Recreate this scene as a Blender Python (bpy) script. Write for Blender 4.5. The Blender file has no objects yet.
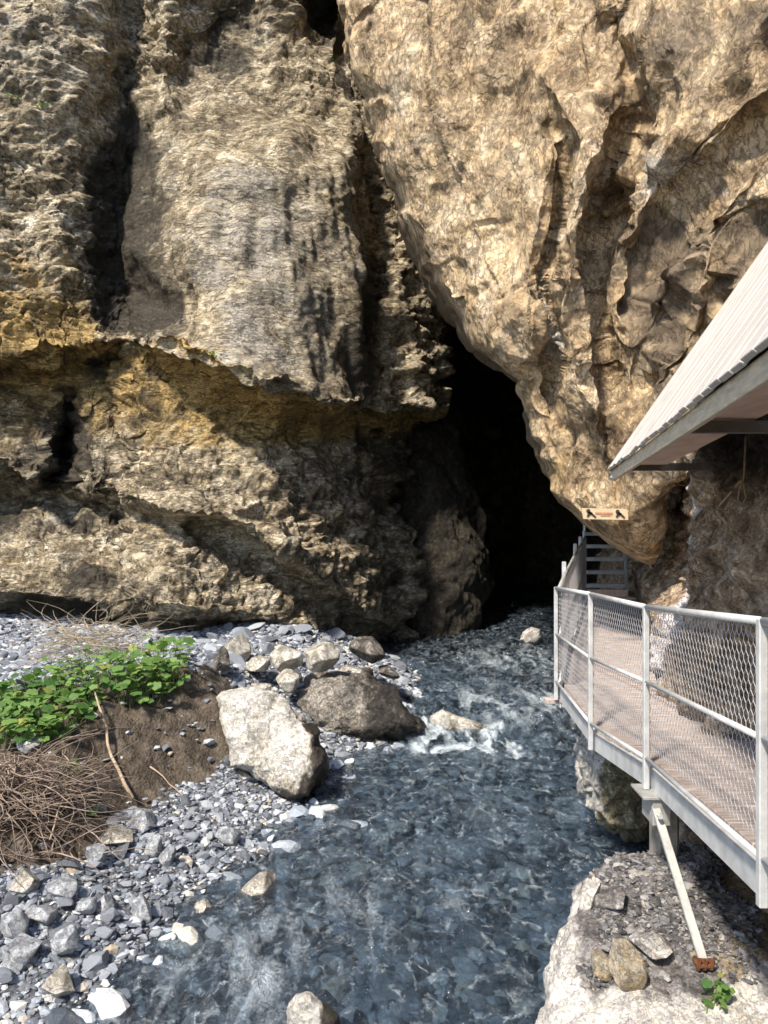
import bpy, math, random
import numpy as np
from mathutils import Vector
random.seed(7)
RS = np.random.RandomState(11)
sc = bpy.context.scene
COL = sc.collection

# ------------------------------------------------------------------ camera, sky, sun, exposure
cam = bpy.data.cameras.new('camera'); camo = bpy.data.objects.new('camera', cam); COL.objects.link(camo)
camo.location = (0, 0, 0); camo.rotation_euler = (math.radians(90), 0, 0)
cam.sensor_fit = 'VERTICAL'; cam.sensor_height = 24; cam.lens = 24 * 750 / 1024
cam.clip_start = 0.05; cam.clip_end = 500
sc.camera = camo
SUN_EL, SUN_AZ = 50, 214          # azimuth measured clockwise from +Y (behind, a little to the left)
w = bpy.data.worlds.new('World'); sc.world = w; w.use_nodes = True
nt = w.node_tree; nt.nodes.clear()
sky = nt.nodes.new('ShaderNodeTexSky'); sky.sky_type = 'NISHITA'; sky.sun_disc = False
sky.sun_elevation = math.radians(SUN_EL); sky.sun_rotation = math.radians(SUN_AZ)
bg = nt.nodes.new('ShaderNodeBackground'); bg.inputs[1].default_value = 0.11
wo = nt.nodes.new('ShaderNodeOutputWorld')
nt.links.new(sky.outputs[0], bg.inputs[0]); nt.links.new(bg.outputs[0], wo.inputs[0])
sl = bpy.data.lights.new('sun', 'SUN'); sl.energy = 3.7; sl.angle = math.radians(6); sl.color = (1, .89, .74)
so = bpy.data.objects.new('sun', sl); COL.objects.link(so)
az, el = math.radians(SUN_AZ), math.radians(SUN_EL)
sd = Vector((math.sin(az) * math.cos(el), math.cos(az) * math.cos(el), math.sin(el)))
so.rotation_euler = sd.to_track_quat('Z', 'Y').to_euler()
sc.view_settings.view_transform = 'Standard'; sc.view_settings.look = 'None'
sc.view_settings.exposure = 1.05; sc.view_settings.gamma = 1
sc.cycles.max_bounces = 6; sc.cycles.diffuse_bounces = 3; sc.cycles.glossy_bounces = 2; sc.cycles.caustics_reflective = False; sc.cycles.caustics_refractive = False

# ------------------------------------------------------------------ numpy noise
def _h(ix, iy, iz, s):
    with np.errstate(over='ignore'):
        h = (ix.astype(np.int64) * 73856093 ^ iy.astype(np.int64) * 19349663 ^ iz.astype(np.int64) * 83492791 ^ (s * 2654435761 & 0xffffffff)).astype(np.uint32)
        h ^= h >> np.uint32(16); h *= np.uint32(0x7feb352d); h ^= h >> np.uint32(15); h *= np.uint32(0x846ca68b); h ^= h >> np.uint32(16)
    return (h & np.uint32(0xffffff)).astype(np.float32) / np.float32(16777216)
def vnoise(P, s=0):
    I = np.floor(P).astype(np.int64); F = (P - I).astype(np.float32); F = F * F * F * (F * (F * 6 - 15) + 10)
    r = 0
    for a in (0, 1):
        wx = F[:, 0] if a else 1 - F[:, 0]
        for b in (0, 1):
            wy = F[:, 1] if b else 1 - F[:, 1]
            for c in (0, 1):
                wz = F[:, 2] if c else 1 - F[:, 2]
                r = r + wx * wy * wz * _h(I[:, 0] + a, I[:, 1] + b, I[:, 2] + c, s)
    return r - .5
def fbm(P, o=5, s=0, lac=2.03, g=.5):
    r = 0; a = 1.; Q = P.astype(np.float64)
    for i in range(o):
        r = r + a * vnoise(Q, s + i * 17); Q = Q * lac + 13.7; a *= g
    return r
def warp(P, sc_, amp, s=0, o=2):
    return P + amp * np.stack([fbm(P * sc_, o, s + 100), fbm(P * sc_ + 31.7, o, s + 200), fbm(P * sc_ + 77.1, o, s + 300)], 1)
def _rot(a, b):
    ca, sa, cb, sb = math.cos(a), math.sin(a), math.cos(b), math.sin(b)
    return np.array([[ca, -sa, 0], [sa, ca, 0], [0, 0, 1]]) @ np.array([[1, 0, 0], [0, cb, -sb], [0, sb, cb]])
def crys(P, s=0):
    """piecewise planar noise: random heights on a lattice joined by flat tetrahedra (sharp creases)"""
    I = np.floor(P).astype(np.int64); F = P - I; o = np.argsort(-F, axis=1); n = np.arange(len(P))
    f1, f2, f3 = F[n, o[:, 0]], F[n, o[:, 1]], F[n, o[:, 2]]
    def hv(J): h = _h(J[:, 0], J[:, 1], J[:, 2], s); return np.sign(h - .5) * np.abs(2 * h - 1) ** .85 * .5
    J = I.copy(); r = hv(J) * (1 - f1); J[n, o[:, 0]] += 1; r += hv(J) * (f1 - f2); J[n, o[:, 1]] += 1; r += hv(J) * (f2 - f3); J[n, o[:, 2]] += 1; r += hv(J) * f3
    return r
def facet(P, scale, s=0):
    Q = P * np.asarray(scale, float)
    a = crys(Q @ _rot(.5 + s, .4 * (s % 3)), s); b = crys(Q @ _rot(1.3 + s, .9) * 1.83 + 5.1, s + 7)
    return a * .8 + b * .38, b
def brick(P, lay, wid, s=0):
    """bedding: stepped courses broken by upright joints"""
    q = P[:, 2] / lay + fbm(P * .5, 3, s + 3) * 1.6; k = np.floor(q); f = q - k; Z0 = np.zeros(len(P), np.int64)
    def cellv(kk):
        hh = _h(kk.astype(np.int64), Z0, Z0, s + 5); x = P[:, 0] / (wid * (.6 + hh)) + hh * 7 + fbm(P * 1.7, 2, s + 9) * .6; j = np.floor(x); g_ = x - j
        v0 = _h(kk.astype(np.int64), j.astype(np.int64), Z0, s); v1 = _h(kk.astype(np.int64), j.astype(np.int64) + 1, Z0, s); return v0 + (v1 - v0) * np.clip((g_ - .86) / .14, 0, 1)
    a, b = cellv(k), cellv(k + 1)
    return a + (b - a) * np.clip((f - .8) / .2, 0, 1) - .5
def blur(A, r):
    for ax in (0, 1):
        n = A.shape[ax]; c = np.cumsum(np.concatenate([np.repeat(A.take([0], ax), r + 1, ax), A, np.repeat(A.take([-1], ax), r, ax)], ax), ax)
        A = (c.take(range(2 * r + 1, 2 * r + 1 + n), ax) - c.take(range(0, n), ax)) / (2 * r + 1)
    return A
def respace(P, X, axis, mixf=.6, n=None, px_w=None):
    """slide grid points along one axis so that steps in depth get enough vertices; X: (h,w,k) fields carried along"""
    if axis == 1: P = P.transpose(1, 0, 2); X = X.transpose(1, 0, 2)
    h = P.shape[0]; n = n or h; A = np.concatenate([P, X], 2); out = np.empty((n,) + A.shape[1:])
    D = np.linalg.norm(np.diff(P, axis=0), axis=2); L = np.concatenate([np.zeros((1, P.shape[1])), np.cumsum(D, 0)]); L /= L[-1:] + 1e-9
    for _ in range(1):
        L = .5 * L + .25 * (np.roll(L, 1, 1) + np.roll(L, -1, 1)) if False else L
    L = blur(L[..., None], 4)[..., 0] if True else L; L -= L[:1]; L /= L[-1:]
    base = np.linspace(0, 1, h)[:, None]; T = (1 - mixf) * base + mixf * L; t = np.linspace(0, 1, n); idx = np.arange(h)
    for c in range(P.shape[1]):
        f = np.interp(t, T[:, c], idx); i = np.minimum(f.astype(int), h - 2); w_ = (f - i)[:, None]; out[:, c] = A[i, c] * (1 - w_) + A[i + 1, c] * w_
    if axis == 1: out = out.transpose(1, 0, 2)
    return out[..., :3], out[..., 3:]
def sst(a, b, x):
    t = np.clip((x - a) / (b - a), 0, 1); return t * t * (3 - 2 * t)
def interp(xs, ys): return lambda x: np.interp(x, xs, ys)
class RBF:
    def __init__(s, pts, vals, k=None):
        s.p = np.array(pts, float); n = len(s.p)
        A = np.zeros((n + 3, n + 3)); A[:n, :n] = s.f(s.p); A[:n, n] = 1; A[:n, n + 1:] = s.p; A[n:, :n] = A[:n, n:].T
        b = np.zeros(n + 3); b[:n] = vals; s.w = np.linalg.solve(A + 1e-9 * np.eye(n + 3), b)
    def f(s, q): return np.sqrt(((q[:, None, :] - s.p[None]) ** 2).sum(2) + 1e-12)
    def __call__(s, a, b):
        q = np.stack([a.ravel(), b.ravel()], 1).astype(float); r = np.empty(len(q)); n = len(s.p)
        for i in range(0, len(q), 100000):
            Q = q[i:i + 100000]; r[i:i + 100000] = s.f(Q) @ s.w[:n] + s.w[n] + Q @ s.w[n + 1:]
        return r.reshape(a.shape)
def px(u, v, Y):
    return np.stack(np.broadcast_arrays((u - 384) / 750 * Y, Y, -(v - 512) / 750 * Y), -1)
def at(u, v, Y): return Vector(((u - 384) / 750 * Y, Y, -(v - 512) / 750 * Y))

# ------------------------------------------------------------------ mesh helpers
def mesh_from(name, V, F, mat, parent=None, smooth=True, mask=None, nside=None):
    """V (n,3); F (m,k) array"""
    V = np.asarray(V, np.float32); F = np.asarray(F, np.int32); k = F.shape[1]
    me = bpy.data.meshes.new(name); me.vertices.add(len(V)); me.vertices.foreach_set('co', V.ravel())
    me.loops.add(F.size); me.loops.foreach_set('vertex_index', F.ravel())
    me.polygons.add(len(F)); me.polygons.foreach_set('loop_start', np.arange(0, F.size, k, dtype=np.int32))
    me.polygons.foreach_set('use_smooth', np.full(len(F), smooth))
    me.update(calc_edges=True)
    if mask is not None:
        a = me.color_attributes.new('mask', 'FLOAT_COLOR', 'POINT')
        a.data.foreach_set('color', np.concatenate([mask, np.ones((len(V), 1))], 1).astype(np.float32).ravel())
    me.materials.append(mat)
    o = bpy.data.objects.new(name, me); COL.objects.link(o)
    if parent: o.parent = parent
    return o
def grid_faces(h, w_, closed=False):
    i = np.arange(h - 1)[:, None]; j = np.arange(w_ if closed else w_ - 1)[None]; j2 = (j + 1) % w_
    return np.stack([i * w_ + j, i * w_ + j2, (i + 1) * w_ + j2, (i + 1) * w_ + j], -1).reshape(-1, 4)
def grid_normals(P, closed=False, r=0):
    if r: P = np.concatenate([P[:, -2 * r:], P, P[:, :2 * r]], 1) if closed else P; P = blur(P, r); P = P[:, 2 * r:-2 * r] if closed else P
    if closed:
        Q = np.concatenate([P[:, -1:], P, P[:, :1]], 1); du = np.gradient(Q, axis=1)[:, 1:-1]
    else: du = np.gradient(P, axis=1)
    dv = np.gradient(P, axis=0); N = np.cross(du, dv); N /= np.linalg.norm(N, axis=-1, keepdims=True) + 1e-9
    return N
def tag(o, label=None, cat=None, group=None, kind=None):
    if label: o['label'] = label
    if cat: o['category'] = cat
    if group: o['group'] = group
    if kind: o['kind'] = kind
    return o
def thing(name, label, cat, loc=(0, 0, 0), group=None, kind=None):
    o = bpy.data.objects.new(name, None); COL.objects.link(o); o.location = loc; o.empty_display_size = .1
    return tag(o, label, cat, group, kind)
class MB:
    def __init__(s): s.v = []; s.f = []; s.n = 0
    def add(s, V, F):
        s.v.append(np.asarray(V, float)); s.f += [tuple(int(i) + s.n for i in f) for f in F]; s.n += len(V)
    def box(s, c, half, ax=None, bev=.0):
        c = np.array(c, float); A = np.eye(3) if ax is None else np.array(ax, float)
        h = np.array(half, float); b = min(bev, min(h) * .45)
        if b <= 0:
            pts = [(x, y, z) for x in (-1, 1) for y in (-1, 1) for z in (-1, 1)]
            s.add([c + (np.array(p) * h) @ A for p in pts], [(0, 1, 3, 2), (4, 6, 7, 5), (0, 4, 5, 1), (2, 3, 7, 6), (0, 2, 6, 4), (1, 5, 7, 3)])
        else:
            bm = bmesh.new(); bmesh.ops.create_cube(bm, size=2)
            for v_ in bm.verts: v_.co = Vector([v_.co[i] * h[i] for i in range(3)])
            bmesh.ops.bevel(bm, geom=bm.edges[:], offset=b, segments=1, affect='EDGES'); bm.verts.index_update()
            s.add([c + np.array(v_.co) @ A for v_ in bm.verts], [[v_.index for v_ in f.verts] for f in bm.faces]); bm.free()
    def bar(s, a, b, w_, h_, up=(0, 0, 1), bev=.003):
        a = Vector(a); b = Vector(b); d = (b - a); L = d.length; d.normalize(); u = Vector(up)
        sd_ = d.cross(u).normalized(); u = sd_.cross(d).normalized()
        s.box((a + b) / 2, (L / 2, w_ / 2, h_ / 2), [d, sd_, u], bev)
    def tube(s, pts, r, n=6, cap=True):
        pts = [Vector(p) for p in pts]; r = r if hasattr(r, '__len__') else [r] * len(pts)
        V = []; F = []
        ref = Vector((.3, .2, 1)) if abs((pts[-1] - pts[0]).normalized().z) < .9 else Vector((1, .2, 0))
        for i, p in enumerate(pts):
            t = (pts[min(i + 1, len(pts) - 1)] - pts[max(i - 1, 0)]).normalized()
            x = t.cross(ref).normalized(); y = t.cross(x)
            for k in range(n):
                a = 2 * math.pi * k / n; V.append(p + (x * math.cos(a) + y * math.sin(a)) * r[i])
        for i in range(len(pts) - 1):
            for k in range(n):
                F.append((i * n + k, i * n + (k + 1) % n, (i + 1) * n + (k + 1) % n, (i + 1) * n + k))
        if cap: F.append(tuple(range(n))[::-1]); F.append(tuple((len(pts) - 1) * n + k for k in range(n)))
        s.add(V, F)
    def build(s, name, mat, parent=None, smooth=False, off=(0, 0, 0)):
        me = bpy.data.meshes.new(name); me.from_pydata([tuple(p) for p in (np.concatenate(s.v) - np.array(off))], [], s.f); me.update()
        if smooth: me.polygons.foreach_set('use_smooth', [True] * len(me.polygons))
        me.materials.append(mat); o = bpy.data.objects.new(name, me); COL.objects.link(o)
        if parent: o.parent = parent
        return o
import bmesh

# ------------------------------------------------------------------ materials
class NT:
    def __init__(s, name):
        s.m = bpy.data.materials.new(name); s.m.use_nodes = True; s.t = s.m.node_tree; s.t.nodes.clear()
        s.out = s.n('OutputMaterial'); s.tc = s.n('TexCoord'); s.co = s.tc.outputs['Object']
    def n(s, t, **k):
        x = s.t.nodes.new('ShaderNode' + t)
        for a, b in k.items(): setattr(x, a, b)
        return x
    def l(s, a, b): s.t.links.new(a, b)
    def inp(s, sock, v):
        if hasattr(v, 'is_linked') or isinstance(v, bpy.types.NodeSocket): s.l(v, sock)
        else:
            if isinstance(v, tuple) and len(v) == 3 and len(sock.default_value) == 4: v = v + (1,)
            sock.default_value = v
    def noise(s, scale, detail=6, rough=.6, co=None, dist=0):
        x = s.n('TexNoise'); x.inputs['Scale'].default_value = scale; x.inputs['Detail'].default_value = detail
        x.inputs['Roughness'].default_value = rough; x.inputs['Distortion'].default_value = dist
        s.l(co or s.co, x.inputs['Vector']); return x.outputs['Fac']
    def mapr(s, v, a, b, c=0, d=1):
        x = s.n('MapRange'); x.clamp = True; s.inp(x.inputs[0], v)
        for i, q in enumerate((a, b, c, d)): x.inputs[i + 1].default_value = q
        return x.outputs[0]
    def math(s, op, a, b=0.):
        x = s.n('Math', operation=op); s.inp(x.inputs[0], a); s.inp(x.inputs[1], b); return x.outputs[0]
    def mix(s, f, a, b, mode='MIX'):
        x = s.n('Mix', data_type='RGBA', blend_type=mode); s.inp(x.inputs[0], f); s.inp(x.inputs[6], a); s.inp(x.inputs[7], b); return x.outputs[2]
    def ramp(s, v, stops):
        x = s.n('ValToRGB'); e = x.color_ramp.elements
        while len(e) < len(stops): e.new(.5)
        for i, (p, c) in enumerate(stops): e[i].position = p; e[i].color = tuple(c) + (1,)
        s.l(v, x.inputs[0]); return x.outputs[0]
    def mapping(s, scale, rot=(0, 0, 0)):
        x = s.n('Mapping'); x.inputs['Scale'].default_value = scale; x.inputs['Rotation'].default_value = rot; s.l(s.co, x.inputs[0]); return x.outputs[0]
    def bump(s, h, dist, strength=1., prev=None):
        x = s.n('Bump'); x.inputs['Strength'].default_value = strength; x.inputs['Distance'].default_value = dist
        s.l(h, x.inputs['Height'])
        if prev is not None: s.l(prev, x.inputs['Normal'])
        return x.outputs[0]
    def bsdf(s, col, rough=.8, bump=None, metal=0., spec=.35):
        x = s.n('BsdfPrincipled'); s.inp(x.inputs['Base Color'], col); s.inp(x.inputs['Roughness'], rough)
        s.inp(x.inputs['Metallic'], metal); s.inp(x.inputs['Specular IOR Level'], spec)
        if bump is not None: s.l(bump, x.inputs['Normal'])
        s.l(x.outputs[0], s.out.inputs[0]); return x

def rock(name, cols, dark, gold, pale, cs=1., bump=1., crackamt=.6, strata=0., rough=.75, lines=((1, 1, 1), (0, 0, 0)), lamt=.75, fine=1., dist=.6):
    """cols: four base tones; mask attribute R,G,B -> dark tone (wet stain included), ochre, pale"""
    g = NT(name)
    at_ = g.n('Attribute', attribute_name='mask'); sep = g.n('SeparateColor'); g.l(at_.outputs['Color'], sep.inputs[0])
    big = g.noise(.35 * cs, 5, .65); mid = g.noise(2.2 * cs, 9, .68, dist=dist); fin = g.noise(13 * cs, 8, .7)
    x = g.math('ADD', g.math('MULTIPLY', mid, .75), g.math('MULTIPLY', fin, .25))
    x = g.math('ADD', g.math('MULTIPLY', x, .8), g.math('MULTIPLY', big, .2))
    c = g.ramp(x, [(.39, cols[0]), (.465, cols[1]), (.53, cols[2]), (.62, cols[3])])
    brk = g.noise(1.3 * cs, 9, .72, dist=dist)
    def m(i, lo=.35, hi=.6):
        t = g.math('ADD', sep.outputs[i], g.math('MULTIPLY', g.math('SUBTRACT', brk, .5), 1.3))
        return g.mapr(t, lo, hi)
    c = g.mix(m(1), c, g.mix(fin, gold, tuple(q * .55 for q in gold)))
    c = g.mix(m(2), c, g.mix(mid, pale, tuple(q * .7 for q in pale)))
    # cell to cell tone of the broken blocks
    dco = g.n('VectorMath', operation='ADD'); ncl = g.n('TexNoise'); ncl.inputs['Scale'].default_value = 3 * cs; ncl.inputs['Detail'].default_value = 4
    g.l(g.co, ncl.inputs['Vector']); sca = g.n('VectorMath', operation='SCALE'); g.l(ncl.outputs['Color'], sca.inputs[0]); sca.inputs['Scale'].default_value = .9 / cs
    mp = g.mapping((1, 1, 1 + strata * 2.2), (0, math.radians(-9) if strata else 0, 0)); g.l(mp, dco.inputs[0]); g.l(sca.outputs[0], dco.inputs[1])
    v1 = g.n('TexVoronoi', feature='DISTANCE_TO_EDGE'); v1.inputs['Scale'].default_value = 1.9 * cs; g.l(dco.outputs[0], v1.inputs['Vector'])
    v2 = g.n('TexVoronoi', feature='DISTANCE_TO_EDGE'); v2.inputs['Scale'].default_value = 6 * cs; g.l(dco.outputs[0], v2.inputs['Vector'])
    v3 = g.n('TexVoronoi', feature='F1'); v3.inputs['Scale'].default_value = 6 * cs; g.l(dco.outputs[0], v3.inputs['Vector'])
    s3 = g.n('SeparateColor'); g.l(v3.outputs['Color'], s3.inputs[0])
    c = g.mix(1., c, g.ramp(s3.outputs[0], [(0, (.72, .72, .74)), (.5, (1, 1, 1)), (1, (1.12, 1.08, 1.0))]), 'MULTIPLY')
    crk = g.mapr(v1.outputs[0], 0, .035)
    crk = g.math('MAXIMUM', crk, g.mapr(g.noise(.9 * cs, 3), .42, .50))
    c = g.mix(g.math('MULTIPLY', g.math('SUBTRACT', 1., crk), crackamt), c, tuple(q * .25 for q in cols[0]))
    # long fracture lines, and fine grain
    lco = g.mapping(*lines)
    def lin(sc_, w_, det=7):
        n_ = g.noise(sc_ * cs, det, .62, lco, min(.5, dist)); return g.mapr(g.math('ABSOLUTE', g.math('SUBTRACT', n_, .5)), 0, w_, 1, 0)
    L1_ = lin(.9, .012); L2_ = lin(2.6, .016); L3_ = lin(6.5, .03)
    gate = g.mapr(g.noise(.8 * cs, 3), .40, .58)
    ln = g.math('MAXIMUM', L1_, g.math('MAXIMUM', g.math('MULTIPLY', L2_, g.mapr(gate, 0, 1, .25, 1)), g.math('MULTIPLY', L3_, g.mapr(gate, 0, 1, .8, .1))))
    c = g.mix(g.math('MULTIPLY', ln, lamt), c, tuple(q * .3 for q in cols[0]))
    fg = g.noise(30 * cs, 6, .8); c = g.mix(fine, c, g.ramp(fg, [(.36, (.42, .40, .38)), (.5, (1, 1, 1)), (.64, (1.5, 1.47, 1.4))]), 'MULTIPLY')
    fg2 = g.noise(9 * cs, 7, .75, lco); c = g.mix(fine * .6, c, g.ramp(fg2, [(.38, (.5, .48, .46)), (.5, (1, 1, 1)), (.62, (1.3, 1.28, 1.22))]), 'MULTIPLY')
    # speckles of dirt and lichen
    sp = g.mapr(g.noise(26 * cs, 5, .75), .56, .68)
    c = g.mix(g.math('MULTIPLY', sp, .45), c, tuple(q * .4 for q in cols[0]))
    md = m(0)
    c = g.mix(md, c, g.mix(fin, dark, tuple(q * 2.2 for q in dark)))
    b = g.bump(mid, .07 * bump / cs); b = g.bump(g.math('SUBTRACT', 1., ln), .04 * bump / cs, 1., b); b = g.bump(fg2, .03 * bump / cs, 1., b); b = g.bump(g.math('MULTIPLY', crk, 1.), .03 * bump / cs, .8, b)
    b = g.bump(g.noise(9 * cs, 10, .72), .035 * bump / cs, 1., b); b = g.bump(g.noise(40 * cs, 6, .7), .010 * bump / cs, .9, b)
    r = g.mapr(md, 0, 1, rough, rough - .22)
    g.bsdf(c, r, b, spec=.4); return g.m

def simple(name, a, b_, scale=8, rough=.7, metal=0., bumpd=.004, bscale=None, detail=8, lo=.35, hi=.65, spec=.4, stretch=None):
    g = NT(name); co = g.mapping(stretch) if stretch else None
    f = g.noise(scale, detail, .65, co)
    c = g.mix(g.mapr(f, lo, hi), a, b_)
    g.bsdf(c, g.mapr(f, .3, .7, rough - .08, rough + .08), g.bump(g.noise(bscale or scale * 3, 6, .7, co), bumpd), metal, spec); return g.m

M_left = rock('rock_left', [(.10, .083, .058), (.30, .25, .17), (.54, .47, .345), (.85, .80, .68)], (.035, .030, .022), (.58, .415, .17), (.47, .44, .385), 1., 1., .6, strata=1, fine=.55, lines=((.6, .6, 1.9), (0, math.radians(-9), 0)))
M_over = rock('rock_overhang', [(.20, .14, .085), (.46, .345, .215), (.64, .50, .33), (.82, .70, .52)], (.11, .085, .058), (.66, .48, .23), (.80, .76, .70), .8, .8, .35, lines=((1.3, 1.1, .7), (0, math.radians(24), 0)), lamt=.38, fine=.45)
M_wall = rock('rock_wall', [(.09, .065, .045), (.35, .26, .18), (.60, .48, .36), (.85, .77, .66)], (.02, .014, .01), (.5, .34, .17), (.95, .91, .96), 2.2, 1., .6, fine=.7, lamt=.5, dist=.05)
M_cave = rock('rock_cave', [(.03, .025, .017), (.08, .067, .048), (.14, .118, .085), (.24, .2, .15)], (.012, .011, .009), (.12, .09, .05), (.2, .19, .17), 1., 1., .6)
M_bould = rock('rock_boulder', [(.26, .24, .20), (.50, .47, .41), (.68, .655, .60), (.82, .80, .76)], (.035, .03, .024), (.55, .44, .28), (.86, .85, .82), 3, .9, .5, fine=.3, lamt=.4)
M_bdark = rock('rock_boulder_dark', [(.05, .047, .043), (.135, .127, .117), (.26, .245, .225), (.5, .48, .45)], (.02, .018, .016), (.2, .16, .1), (.42, .40, .37), 2.5, .9, .6)
M_under = rock('rock_crag', [(.07, .063, .04), (.21, .185, .115), (.42, .38, .26), (.65, .61, .50)], (.03, .028, .02), (.36, .28, .14), (.72, .71, .69), 4, .9, .6, fine=.5, lamt=.5)

# ------------------------------------------------------------------ left cliff
def left_cliff():
    nu, nv = 620, 800
    vs = np.concatenate([np.linspace(-420, -40, 150)[:-1], np.linspace(-40, 690, nv - 149)])
    edge = interp([-420, 0, 290, 350, 400, 430, 480, 520, 560, 600, 645, 690], [520, 500, 452, 447, 440, 412, 399, 406, 416, 424, 400, 385])
    uL = -420
    t = np.concatenate([np.linspace(0, .42, 110)[:-1], np.linspace(.42, 1, nu - 109)])
    V, T = np.meshgrid(vs, t, indexing='ij'); E = edge(V) + 5 * np.sin(V * .11) + 3 * np.sin(V * .31); U = uL + T * (E - uL)
    base = RBF([(-420, -420), (-420, 690), (0, 0), (0, 330), (0, 620), (200, 0), (200, 300), (200, 630), (400, 640), (440, 400), (440, 100), (520, -400), (100, -420), (300, -420), (0, 480), (200, 480), (100, 620), (300, 630), (300, 480), (400, 500)],
               [13, 11, 17.5, 16.2, 12.3, 19, 18, 12.0, 17.6, 19.3, 20.5, 23, 19, 22, 15.2, 15.2, 11.9, 13.8, 16.6, 18.4])
    D = base(U, V)
    Pw = px(U, V, D).reshape(-1, 3); wob = (fbm(Pw * .45, 4, 5).reshape(U.shape)) * 38; wv = fbm(Pw * .6 + 9, 4, 15).reshape(U.shape) * 26
    Uw, Vw = U + wob * .55, V + wv * .6
    # vertical dark groove
    gc = np.interp(V, [-420, 0, 100, 200, 300, 345], [175, 140, 118, 118, 128, 160]) ; gw = np.interp(V, [-420, 0, 150, 250, 345], [30, 26, 26, 28, 40])
    gd = Uw - gc; am = sst(350, 300, Vw)
    groove = np.where(gd < 0, np.exp(-(gd / gw) ** 2 * .8), np.exp(-(gd / (gw * 1.15)) ** 2)) * am
    groove = np.maximum(groove, .55 * np.exp(-((gd - 14) / 42) ** 2) * am)
    D += 1.5 * groove
    D -= .9 * np.exp(-((Uw - 168) / 17) ** 2) * sst(150, 100, Vw)
    D += 1.3 * np.exp(-((Uw - 228) / 50) ** 2 - ((Vw - 35) / 60) ** 2) + 2.2 * np.exp(-((Uw - 325) / 26) ** 2 - ((Vw - 10) / 38) ** 2)
    # the hanging smooth buttress
    bu = (U + wob * .3 - np.interp(V, [60, 390], [262, 248])) / np.interp(V, [60, 200, 390], [80, 120, 130])
    bul = np.sqrt(np.clip(1 - bu ** 2, 0, 1)) * sst(40, 190, Vw)
    D -= 2.4 * bul
    D += 1.0 * np.exp(-((Uw - 365) / 16) ** 2) * sst(150, 230, Vw) * sst(400, 330, Vw)      # gully right of the buttress
    # first ledge with its undercut
    L1 = np.interp(U, [-420, 0, 60, 130, 165, 200, 260, 330, 400, 445, 600], [345, 352, 352, 342, 350, 362, 388, 406, 411, 403, 398]) + wv * .25
    w1 = np.interp(U, [-420, 0, 120, 200, 300, 380, 450], [10, 14, 22, 44, 36, 20, 10])
    x1 = (V - L1) / w1
    D -= .6 * np.exp(-np.clip(-x1, 0, None) ** 2 * 3) * (x1 < 0) * np.interp(U, [0, 150, 260, 420], [.5, .8, 1, .7])
    D += (np.interp(U, [-420, 0, 130, 230, 330, 445], [.5, .8, 1.3, 2.1, 1.9, .9]) * sst(-.15, 1, x1) - .6 * np.interp(U, [0, 150, 260, 420], [.5, .8, 1, .7]) * sst(0, .5, x1) * 0)
    D -= .35 * np.exp(-((V - L1 - w1 * .5) / 5) ** 2) * np.interp(U, [60, 150, 360, 420], [0, 1, 1, 0])
    # second ledge
    L2 = np.interp(U, [-420, -100, 0, 60, 130, 200, 260, 320, 360, 400], [452, 462, 470, 480, 497, 512, 532, 572, 606, 640]) + wv * .25
    w2 = np.interp(U, [-420, 0, 60, 130, 250, 330], [26, 28, 22, 14, 30, 34]); x2 = (V - L2) / w2
    D -= .35 * np.exp(-(np.clip(-x2, 0, None) / 1.2) ** 2) * (x2 < 0)
    D += 1.5 * sst(-.05, 1, x2)
    D -= .7 * np.exp(-((U - 90) / 130) ** 2) * sst(.6, 2, x2)
    # small cave hole
    D += 2.2 * np.exp(-((Uw - 66) / 15) ** 4 - ((Vw - 438) / 46) ** 4)
    # foot undercut
    foot = np.interp(U, [-420, 0, 100, 250, 400], [585, 592, 600, 612, 650])
    D += 1.3 * sst(0, 20, V - foot)
    # turn towards the gorge
    k = np.clip(1 - (E - U) / 60, 0, 1); D += 1.6 * (1 - np.sqrt(np.clip(1 - k ** 2, 0, 1)))
    P = px(U, V, D)
    # continue the face round the corner into the gorge
    nb = 46; kk = np.linspace(0, 1, nb + 1)[1:] ** 1.5
    B = np.stack([px(E[:, -1] - 26 * q - 2, vs, D[:, -1] + .2 + 13 * q) for q in kk], 1)
    P = np.concatenate([P, B], 1)
    def pad(a): return np.concatenate([a, np.repeat(a[:, -1:], nb, 1)], 1)
    sm_ = np.clip(np.maximum(bul * 1.6, .9 * sst(112, 140, Uw) * sst(375, 345, Uw) * sst(70, 120, Vw)), 0, 1) * sst(0, -.3, x1); sl_ = np.clip(sst(0, .2, x2) * sst(1.3, 1, x2), 0, 1) * sst(30, 120, U)
    X = np.stack([pad(a) for a in (U, V, Uw, Vw, groove, x1, x2, sm_, sl_, V - foot)], -1)
    P, X = respace(P, X, 0, .6, 900); P, X = respace(P, X, 1, .5, 760)
    sh = P.shape; N = grid_normals(P, r=7).reshape(-1, 3); Q = P.reshape(-1, 3); N *= np.where(N[:, 1:2] > 0, -1, 1)
    Up, Vp, Uw_, Vw_, gr_, x1, x2, smooth_, slab, ft = X.reshape(-1, X.shape[-1]).T
    calm = 1 - .93 * np.clip(smooth_ + slab, 0, 1)
    a = math.radians(9); R = np.array([[math.cos(a), 0, math.sin(a)], [0, 1, 0], [-math.sin(a), 0, math.cos(a)]])
    Qr = warp(Q, .8, .16, 3) @ R.T
    f1, _ = facet(Qr, (.7, .7, 1.1), 11); f2, e2 = facet(Qr, (1.8, 1.8, 3.4), 21); f3, e3 = facet(warp(Qr, 3, .08, 8), (5, 5, 9), 31)
    lowr = sst(.5, 1, x1); bed = np.clip(.55 + 1.6 * fbm(Q * .35, 3, 444), .1, 1) * calm
    bed = np.clip(bed + .5 * sst(360, 400, Up), 0, 1)
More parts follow.
